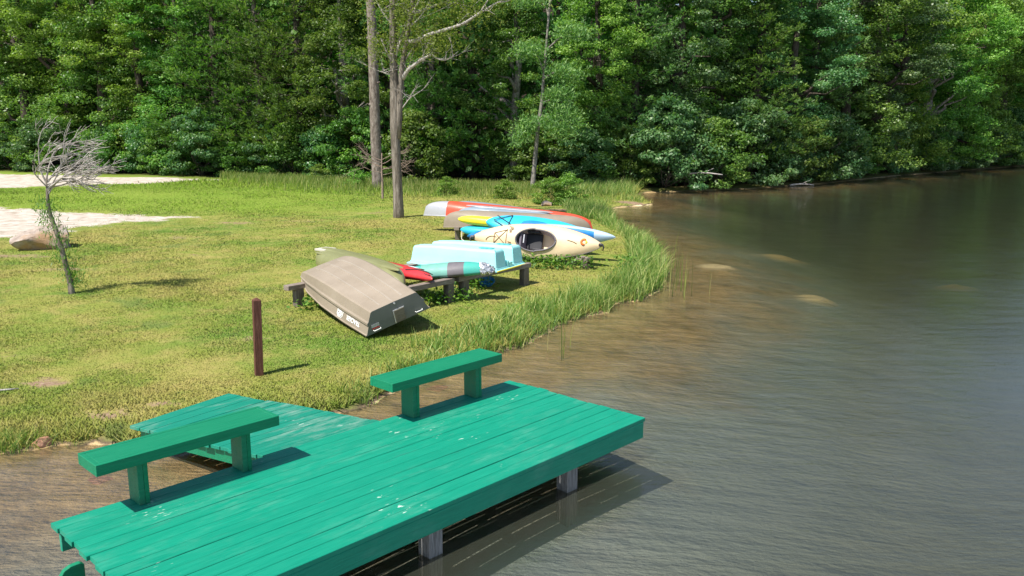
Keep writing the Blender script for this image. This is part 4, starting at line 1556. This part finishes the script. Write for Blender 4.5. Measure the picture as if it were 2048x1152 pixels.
LIMBS = [([(.25, -.1, 4.95), (.45, -.3, 5.3), (.9, -.5, 5.65), (1.25, -.6, 5.85)], .075, .03),
         ([(1.25, -.6, 5.85), (1.45, -.7, 5.65), (1.75, -.8, 5.6), (2.1, -.8, 5.95)], .028, .01),
         ([(.42, -.15, 6.4), (.7, -.4, 6.35), (1.15, -.6, 6.6), (1.7, -.8, 6.75), (2.3, -1.0, 6.95), (2.8, -1.1, 7.35), (3.3, -1.1, 7.7), (3.7, -1.1, 7.9), (4.0, -1.0, 8.4)], .072, .014),
         ([(2.8, -1.1, 7.35), (3.1, -1.2, 7.9), (3.3, -1.2, 8.3)], .025, .008), ([(3.3, -1.1, 7.7), (3.7, -1.2, 7.75), (4.05, -1.2, 8.1), (4.1, -1.2, 8.5)], .022, .007),
         ([(.62, -.2, 7.5), (.95, -.2, 7.55), (1.4, -.1, 7.8), (1.9, 0, 8.0), (2.4, .1, 8.6)], .065, .012), ([(1.4, -.1, 7.8), (2.0, -.3, 7.85), (2.5, -.4, 7.65)], .022, .008),
         ([(-.03, 0, 5.6), (.12, .0, 6.2), (.35, .1, 6.9), (.5, .1, 7.8)], .055, .02), ([(-.03, 0, 5.5), (-.25, -.1, 6.0), (-.4, -.15, 6.5)], .04, .02),
         ([(.3, -.1, 5.6), (.65, -.2, 6.2), (1.0, -.2, 6.8)], .03, .01), ([(-.04, 0, 5.1), (-.3, -.1, 5.15), (-.42, -.1, 5.25)], .02, .008),
         ([(.22, -.1, 3.8), (.45, -.2, 4.15), (.6, -.25, 4.3)], .022, .008), ([(.6, -.2, 7.4), (.9, -.3, 8.0), (1.1, -.4, 9)], .04, .012),
         ([(.5, -.2, 6.9), (.9, -.3, 7.3), (1.35, -.4, 8.2)], .03, .01), ([(-.02, 0, 7), (-.4, .1, 7.6), (-.7, .1, 8.4)], .04, .012), ([(.9, -.5, 5.65), (1.05, -.45, 6.1), (1.3, -.4, 6.5)], .022, .007)]
for P_, r0, r1 in LIMBS:
    P_ = [(x_, y_, 2.6 + (z_ - 2.6) * .8) for x_, y_, z_ in P_]
    sp = swept(parts, P_, r0, r1)
    for q in range(7):
        k = rng.integers(len(sp) // 4, len(sp))
        d = np.array([rng.normal(.25, .35), rng.normal(-.1, .3), rng.normal(.3, .3)]) * rng.uniform(.5, 1.3)
        tw = swept(parts, [sp[k], sp[k] + d * .5 + rng.normal(0, .05, 3), sp[k] + d], .011, .004, 4)
        ends.append(tw[-1])
        for _ in range(2):
            d2 = d * .4 + rng.normal(0, .18, 3)
            tw2 = swept(parts, [tw[-4], tw[-4] + d2 * .6, tw[-4] + d2], .007, .003, 4)
            ends.append(tw2[-1])
v, f = join_vf(parts)
link('limbs', pymesh('limbs', v, f, True), M['twig'], e)
r = np.random.default_rng(50)
ends = np.array(ends)
hi = ends[ends[:, 2] > 5.2]
more = np.stack([r.uniform(-.9, 3.4, 60), r.uniform(-1.3, .9, 60), r.uniform(5.9, 9.5, 60)], 1)
cc = np.vstack([hi, more])
ci = r.integers(0, len(cc), 15000)
P = cc[ci] + r.normal(0, .22, (len(ci), 3))
lm_ = leaf_mesh('crown', P, r.normal(0, .5, (len(ci), 3)) + [0, 0, .6], r.uniform(.05, .115, len(ci)), .45, np.clip(r.normal(.5, .25, len(ci)), 0, 1), r)
link('crown', lm_, M['leaf_locust'], e)

# leaning pale trunk at the wood's edge
b0 = (.98, 40.3)
e = empty('leaning_tree', (*b0, gz(*b0)), 0, 'slender pale trunk leaning right at the edge of the wood', 'tree')
v, f = tube_vf([(-.05, 0, -.4), (0, 0, .1), (.10, 0, 1.4), (.22, 0, 2.8), (.42, 0, 4.2), (.55, 0, 6.0), (.75, .2, 8.5), (.9, .4, 12)], [.17, .125, .105, .095, .075, .06, .045, .02], 10, True, .08)
link('trunk', pymesh('trunk', v, f, True), M['bark_birch'], e)
parts, cl = [], []
for a, b_ in (((.4, 0, 4.1), (1.5, -.5, 4.4)), ((.3, 0, 3.4), (-.8, -.3, 2.3)), ((.5, 0, 5.2), (1.9, -.6, 5.3)), ((.5, 0, 5.5), (-.6, -.5, 6.4)), ((.6, 0, 6.5), (2.2, -.4, 7.2)), ((.7, .1, 8), (-.8, .2, 9)), ((.75, .2, 8.6), (2.3, 0, 9.4)), ((.35, 0, 3.6), (1.3, -.7, 2.6)), ((1.2, -.4, 4.4), (1.7, -.9, 2.9))):
    sp = swept(parts, curve_pts(a, b_, .25, .5, 5), .045, .012)
    cl += list(sp[6:])
v, f = join_vf(parts)
link('limbs', pymesh('limbs', v, f, True), M['bark_birch'], e)
cl = np.array(cl)
r = np.random.default_rng(51)
ci = r.integers(0, len(cl), 10000)
P = cl[ci] + r.normal(0, .30, (len(ci), 3)) * [1, 1, .6]
link('crown', blade_mesh('crown', P, r.normal(0, .6, (len(ci), 3)) + [.2, -.2, .5], r.uniform(.14, .26, len(ci)), .05, np.clip(r.normal(.55, .25, len(ci)), 0, 1), r), M['needle_pale'], e)


def twiggy(name, base, trunk_pts, r0, r1, mat, label, heads, nb, wind, seed, cat='tree', spread=.4, depth=3, lscale=1.0):
    """bare small tree: branches fork again and again and bend with the wind"""
    r = np.random.default_rng(seed)
    e = empty(name, (base[0], base[1], gz(*base)), 0, label, cat)
    tp = []
    sp = swept(tp, trunk_pts, r0, r1, 9)
    v, f = join_vf(tp)
    link('trunk', pymesh('trunk', v, f, True), mat[0], e)
    parts = []

    def grow(p, d, l, rad, lev):
        n = 5
        pts = [np.array(p)]
        dd = np.array(d)
        for i in range(n):
            dd = unit(dd + np.array(wind) * .22 + r.normal(0, .10, 3))
            pts.append(pts[-1] + dd * l / n)
        parts.append(tube_vf(np.array(pts), np.linspace(rad, rad * .55, n + 1), 5 if rad > .008 else 4, False))
        if lev <= 0:
            return
        for k in range(3):
            i = r.integers(2, n + 1)
            grow(pts[i], unit(dd + r.normal(0, spread, 3)), l * r.uniform(.55, .85), max(rad * .62, .0055), lev - 1)

    for p, d, l, rad in heads:
        grow(np.array(p, float), unit(np.array(d, float)), l * lscale, rad, depth)
    v, f = join_vf(parts)
    link('twigs', pymesh('twigs', v, f, True), mat[1], e)
    return e, sp


# bare sapling on the left lawn, twigs swept to the right
heads = []
for a, z in ((2.25, 1.95), (1.9, 2.0), (1.5, 2.08), (1.2, 1.8), (1.05, 2.0), (.9, 1.85), (.75, 2.05), (.6, 1.9), (.5, 2.0), (.42, 1.9), (.7, 1.95), (.3, 2.0)):
    heads.append(((-.25, 0, z), (math.cos(a), random.uniform(-.35, .35), math.sin(a)), random.uniform(.46, .66), random.uniform(.015, .020)))
e, sp = twiggy('sapling', (-8.07, 15.1), [(.0, 0, -.15), (.0, 0, .2), (-.05, 0, .52), (-.15, 0, 1.1), (-.27, 0, 1.55), (-.25, 0, 1.85), (-.24, 0, 2.1)], .062, .020, (M['bark_dark'], M['twig']), 'leaning bare sapling with grey twigs swept to the right on the lawn', heads, 5, (.6, 0, .10), 61, 'sapling', .45, 3)
e.children[0].data.materials[0] = M['bark_locust']
r = np.random.default_rng(62)
n = 1150
k = r.integers(4, len(sp) - 6, n)
P = sp[k] + np.stack([r.normal(0, .11, n) - .05 * (k > 12) + .07 * (k < 9), r.normal(0, .09, n), r.normal(0, .05, n)], 1)
link('sprouting_leaves', blade_mesh('sprouting_leaves', P, np.stack([r.normal(.1, .4, n), r.normal(0, .4, n), r.normal(.1, .8, n)], 1), r.uniform(.05, .12, n), .016, np.clip(r.normal(.45, .2, n), 0, 1), r), M['leaf_broad'], e)

# dead sapling between the trunks
heads = [((0, 0, z), (math.cos(a), .3 * math.sin(a * 3), .25), .75, .016) for z, a in ((1.0, 0), (1.1, 3.1), (1.25, .4), (1.3, 2.8), (1.45, 0.2), (1.5, 3.4), (1.6, 1.0), (1.6, 2.2), (1.2, -.3), (1.35, 3.5))]
twiggy('sapling', (-5.45, 35.4), [(0, 0, -.2), (.02, 0, .6), (0, 0, 1.2), (.03, 0, 1.9)], .055, .02, (M['twig_pink'], M['twig_pink']), 'small dead brown sapling with spreading twigs between the two tall trunks', heads, 5, (0, 0, .12), 63, 'sapling', .45, 2)
# fallen branches at the far bank
for i, (x, y, a, L_, lab) in enumerate([(15.6, 47.4, .1, 1.4, 'pale fallen branch floating below the overhanging shrubs'), (9.0, 43.6, -.3, 1.8, 'pale dead branch reaching over the dark water by the spit')]):
    z = .05 if i == 0 else .9
    P_ = [(x, y, z), (x + L_ * .5 * math.cos(a), y + L_ * .5 * math.sin(a), z + .08), (x + L_ * math.cos(a), y + L_ * math.sin(a), z - .02 * i)]
    parts = []
    swept(parts, P_, .06, .025)
    swept(parts, [P_[1], (P_[1][0] + .4, P_[1][1] - .2, z + .3)], .025, .01)
    v, f = join_vf(parts)
    tag(link('fallen_branch', pymesh('fallen_branch', v, f, True), M['twig']), lab, 'branch')

# ------------------------------------------------------------------ lawn grass, reeds and weeds
t = NT('grass_blade')
pv = t.pos()
cg = lawn_colour(t, pv)
rn = t.attr('rnd')
cg = t.mix(t.val(rn, 0, .5, .32, 0), cg, (.10, .19, .025, 1))
cg = t.mix(t.val(rn, .74, 1, 0, .55), cg, (.46, .42, .17, 1))
nn = t.n('ShaderNodeNewGeometry')
vm = t.n('ShaderNodeVectorMath', operation='ADD')
sc_ = t.n('ShaderNodeVectorMath', operation='SCALE')
t.l(nn.outputs['Normal'], sc_.inputs[0])
sc_.inputs['Scale'].default_value = .55
t.l(sc_.outputs[0], vm.inputs[0])
vm.inputs[1].default_value = (0, 0, .8)
vn = t.n('ShaderNodeVectorMath', operation='NORMALIZE')
t.l(vm.outputs[0], vn.inputs[0])
pb_ = t.bsdf(cg, .6, .2, 0, vn.outputs[0])
tl = t.n('ShaderNodeBsdfTranslucent')
t.l(cg, tl.inputs[0])
mx = t.n('ShaderNodeMixShader')
mx.inputs[0].default_value = .25
t.l(pb_, mx.inputs[1])
t.l(tl.outputs[0], mx.inputs[2])
M['grass'] = t.done(mx.outputs[0])


def grass_points(n, seed, ylo, yhi, pw):
    r = np.random.default_rng(seed)
    y = (r.uniform(0, 1, n) * (yhi ** (1 - pw) - ylo ** (1 - pw)) + ylo ** (1 - pw)) ** (1 / (1 - pw))
    half = y * .64 + .8
    x = r.uniform(-1.12, 1, n) * half
    P = np.stack([x, y], 1)
    P = P[x < 6.6]
    return P, r


P, r = grass_points(1450000, 70, 7.9, 44, 1.35)
sd = shore_sd(P)
sn = sand_sd(P) + wave(P, 2.0, 8) * .9 + r.normal(0, .35, len(P))
br = bare(P) + r.normal(0, .16, len(P))
wd = wood_sd(P)
ok = (sd > .06) & (sn < -.05) & (br < .42) & (wd < .4)
q = P - np.array(DOCK[:2])
ld = q @ np.array([math.cos(DTH), math.sin(DTH)])
ln_ = q @ np.array([math.sin(DTH), -math.cos(DTH)])
ok &= ~((ln_ > -2.1) & (ln_ < .2) & (ld > 1.5) & (ld < 3.0))
P, sd = P[ok], sd[ok]
if len(P) > 560000:
    sel = r.permutation(len(P))[:560000]
    P, sd = P[sel], sd[sel]
n = len(P)
tall = np.clip((wood_sd(P) + 7.5) / 5, 0, 1) * (P[:, 1] > 30) + np.exp(-sd / .4) * .45 * (r.random(n) < .4)
patch = .75 + .5 * (wave(P, 1.1, 12) + wave(P, 3.1, 13)) 
h = (.014 + .018 * r.random(n)) * np.clip(patch, .45, 1.6) * (1 + P[:, 1] / 45) + tall * r.uniform(.06, .30, n)
w = .0052 * (1 + P[:, 1] / 12) + tall * .006
az = r.uniform(0, 6.28, n)
ln2 = r.normal(0, .45, (n, 2))
z = ground_z(P)
B0 = np.column_stack([P, z - .006])
sw = np.stack([np.cos(az), np.sin(az), np.zeros(n)], 1) * w[:, None]
tip = B0 + np.column_stack([ln2 * h[:, None] * 1.5, h])
V = np.stack([B0 - sw, B0 + sw, tip], 1).reshape(-1, 3)
gr = link('lawn_grass', npmesh('lawn_grass', V, np.arange(3 * n, dtype=np.int32).reshape(n, 3), r.random(n)), M['grass'])
tag(gr, 'short yellow green lawn grass with taller grass at the wood', None, None, 'stuff')


def reed_mesh(name, P2, hgt, wid, seed, lean=.25, zoff=None):
    r = np.random.default_rng(seed)
    n = len(P2)
    z = np.maximum(ground_z(P2), -.25) if zoff is None else zoff
    B = np.column_stack([P2, z - .02])
    a = r.uniform(0, 6.28, n)
    L2 = r.normal(0, lean, (n, 2)) + np.array([.06, 0])
    k = 4
    lev = np.linspace(0, 1, k)
    VS = []
    for q in lev:
        c = B + np.column_stack([L2 * (hgt * q ** 2)[:, None], hgt * q * (1 - .18 * q * np.hypot(L2[:, 0], L2[:, 1]))])
        ww = (wid * (1 - q ** 2 * .9) * .5)[:, None]
        s = np.stack([np.cos(a), np.sin(a), np.zeros(n)], 1) * ww
        VS += [c - s, c + s]
    V = np.stack(VS, 1)
    m = 2 * k
    F = np.concatenate([np.arange(n)[:, None] * m + np.array([2 * i, 2 * i + 1, 2 * i + 3, 2 * i + 2]) for i in range(k - 1)])
    rd = np.clip(r.normal(.5, .34, n), 0, 1)
    return npmesh(name, V.reshape(-1, 3), F, np.tile(rd, k - 1))


r = np.random.default_rng(80)
Q, Hh, Wd_ = [], [], []


def along_shore(i0, i1, n, lo, hi, h0, h1, w=.010, clump=.5):
    pl = SHORE[i0:i1 + 1]
    sl_ = np.linalg.norm(np.diff(pl, axis=0), axis=1)
    cum = np.concatenate([[0], np.cumsum(sl_)])
    nc = max(4, int(n / 75))
    uc = r.uniform(0, cum[-1], nc)
    u = uc[r.integers(0, nc, n)] + r.normal(0, .15, n)
    u = np.where(r.random(n) < clump, u, r.uniform(0, cum[-1], n)).clip(0, cum[-1])
    x = np.interp(u, cum, pl[:, 0]); y = np.interp(u, cum, pl[:, 1])
    dx = np.interp(u + .05, cum, pl[:, 0]) - np.interp(u - .05, cum, pl[:, 0])
    dy = np.interp(u + .05, cum, pl[:, 1]) - np.interp(u - .05, cum, pl[:, 1])
    nn_ = unit(np.stack([-dy, dx], 1))          # to the land side
    off = r.uniform(lo, hi, n)
    Q.append(np.stack([x, y], 1) + nn_ * off[:, None])
    Hh.append(r.uniform(h0, h1, n))
    Wd_.append(np.full(n, w) * r.uniform(.6, 1.3, n))


names = {tuple(p): i for i, p in enumerate(SHORE)}
ix = lambda x, y: names[(x, y)]
along_shore(ix(-8, 7.8), ix(-4.4, 8.52), 1100, -.02, .22, .08, .22, .008, .8)
along_shore(ix(-1.72, 9.72), ix(-.87, 11.38), 600, -.02, .4, .07, .28, .012, .92)
along_shore(ix(-.87, 11.38), ix(1.72, 14.9), 2700, -.03, .8, .08, .36, .015, .93)
along_shore(ix(1.72, 14.9), ix(2.5, 15.95), 1400, -.03, .7, .15, .5, .011)
along_shore(ix(2.5, 15.95), ix(3.75, 21.5), 2700, -.02, .8, .18, .6, .017, .85)
along_shore(ix(3.75, 21.5), ix(3.5, 28.6), 1700, -.02, .7, .12, .45, .018, .85)
along_shore(ix(3.5, 28.6), ix(3.55, 33.0), 3000, 0, 1.6, .2, .55, .018)
along_shore(ix(3.55, 33.0), ix(6.1, 36.3), 500, .25, 1.3, .15, .4, .018, .85)
along_shore(ix(5.9, 38.0), ix(6.6, 42.6), 2600, .1, 3.0, .3, .8, .02)
rd = link('shore_reeds', reed_mesh('shore_reeds', np.vstack(Q), np.concatenate(Hh), np.concatenate(Wd_), 81, .42), M['reed'])
tag(rd, 'tall green reeds and rank grass fringing the shore', None, None, 'stuff')
# single rush stems standing in the water
n = 46
P2 = np.stack([r.uniform(3.0, 4.1, n), r.uniform(16.2, 20.5, n)], 1)
P2[:20] = np.stack([3.45 + r.normal(0, .18, 20), 17.2 + r.normal(0, .5, 20)], 1)
P2[40:] = np.stack([r.uniform(.3, .9, 6), r.uniform(12.0, 12.8, 6)], 1)
rs = link('water_rushes', reed_mesh('water_rushes', P2, r.uniform(.5, 1.1, n), np.full(n, .014), 82, .06), M['reed'])
tag(rs, 'sparse thin rush stems standing in the shallow water', None, None, 'stuff')
# tall meadow grass at the foot of the wood
n = 24000
x = r.uniform(-16, 4.5, n)
y = np.interp(x, EDGE[:, 0], EDGE[:, 1]) - 1.0 - np.abs(r.normal(0, 2.6, n)) * np.clip((x + 18) / 9, .25, 1)
P2 = np.stack([x, y], 1)
P2 = P2[(shore_sd(P2) > .3) & (sand_sd(P2) < -.5)]
mg = link('meadow_grass', reed_mesh('meadow_grass', P2, r.uniform(.18, .55, len(P2)) * np.clip((P2[:, 1] - 33) / 6, .4, 1), np.full(len(P2), .022), 83, .2), M['reed'])
tag(mg, 'tall meadow grass along the foot of the wood', None, None, 'stuff')
# broad leaved weeds under the racks
cs = [(.55, 18.35), (.9, 18.3), (1.3, 18.4), (1.65, 18.45), (.25, 18.5), (1.0, 18.55), (-1.2, 14.85), (-.95, 14.95), (-1.35, 14.7), (-3.45, 14.1), (-.6, 15.9), (-1.0, 15.6), (.0, 18.6), (2.55, 18.0), (2.45, 17.8), (2.6, 18.3)]
PP = []
for x, y in cs:
    n = 90
    hh_ = r.uniform(.03, .30 if y > 17.9 and x < 2 else .24, n) * (1.6 if x > 2.4 else 1)
    p2 = np.stack([x + r.normal(0, .14, n), y + r.normal(0, .12, n)], 1)
    PP.append(np.column_stack([p2, ground_z(p2) + hh_]))
PP = np.vstack(PP)
wz = link('weeds', leaf_mesh('weeds', PP, r.normal(0, .45, (len(PP), 3)) + [0, -.1, .8], r.uniform(.05, .10, len(PP)), .65, None, r), M['weed'])
tag(wz, 'broad leaved weeds growing around the boat racks', None, None, 'stuff')

# ------------------------------------------------------------------ pieces that belong to a part go under that part
UNDER = {'seat_edge': 'seat_board', 'seat_end': 'seat_board', 'leg_cleat': 'leg', 'bottom_rib': 'hull', 'motor_board': 'transom', 'motor_board_trim': 'transom', 'grab_handle': 'transom',
         'capacity_plate': 'transom', 'drain_plug': 'transom', 'keel_panel': 'hull', 'keel_ridge': 'hull', 'side_ridge': 'hull', 'scupper_hole': 'hull', 'stern_plate': 'hull', 'sticker': 'hull',
         'carry_groove': 'deck', 'decal': 'deck', 'cockpit_rim': 'deck', 'seat_back': 'seat', 'seat_strap': 'seat', 'thigh_pad': 'cockpit_liner', 'tread_strip': 'float', 'moulded_line': 'float',
         'rudder_bracket': 'tunnel_deck', 'rim_strip': 'rim', 'branch_stub': 'trunk', 'lettering': ('deck', 'hull'), 'deck_line': ('deck', 'hull'), 'seat_well_rim': 'hull', 'sprouting_leaves': 'trunk'}


def base_name(o):
    return o.name.split('.')[0]


def mid(o):
    v_ = o.data.vertices
    c_ = sum((v_[i].co for i in range(0, len(v_), max(1, len(v_) // 40))), Vector()) / len(range(0, len(v_), max(1, len(v_) // 40)))
    return o.matrix_basis @ c_


for root in [o for o in C.objects if o.type == 'EMPTY' and o.parent is None]:
    kids = list(root.children)
    for k in kids:
        want = UNDER.get(base_name(k))
        if not want:
            continue
        for w_ in ((want,) if isinstance(want, str) else want):
            hosts = [h_ for h_ in kids if base_name(h_) == w_]
            if hosts:
                c_ = mid(k)
                h_ = min(hosts, key=lambda q_: (mid(q_) - c_).length)
                m_ = h_.matrix_basis.inverted() @ k.matrix_basis
                k.parent = h_
                k.matrix_basis = m_
                break
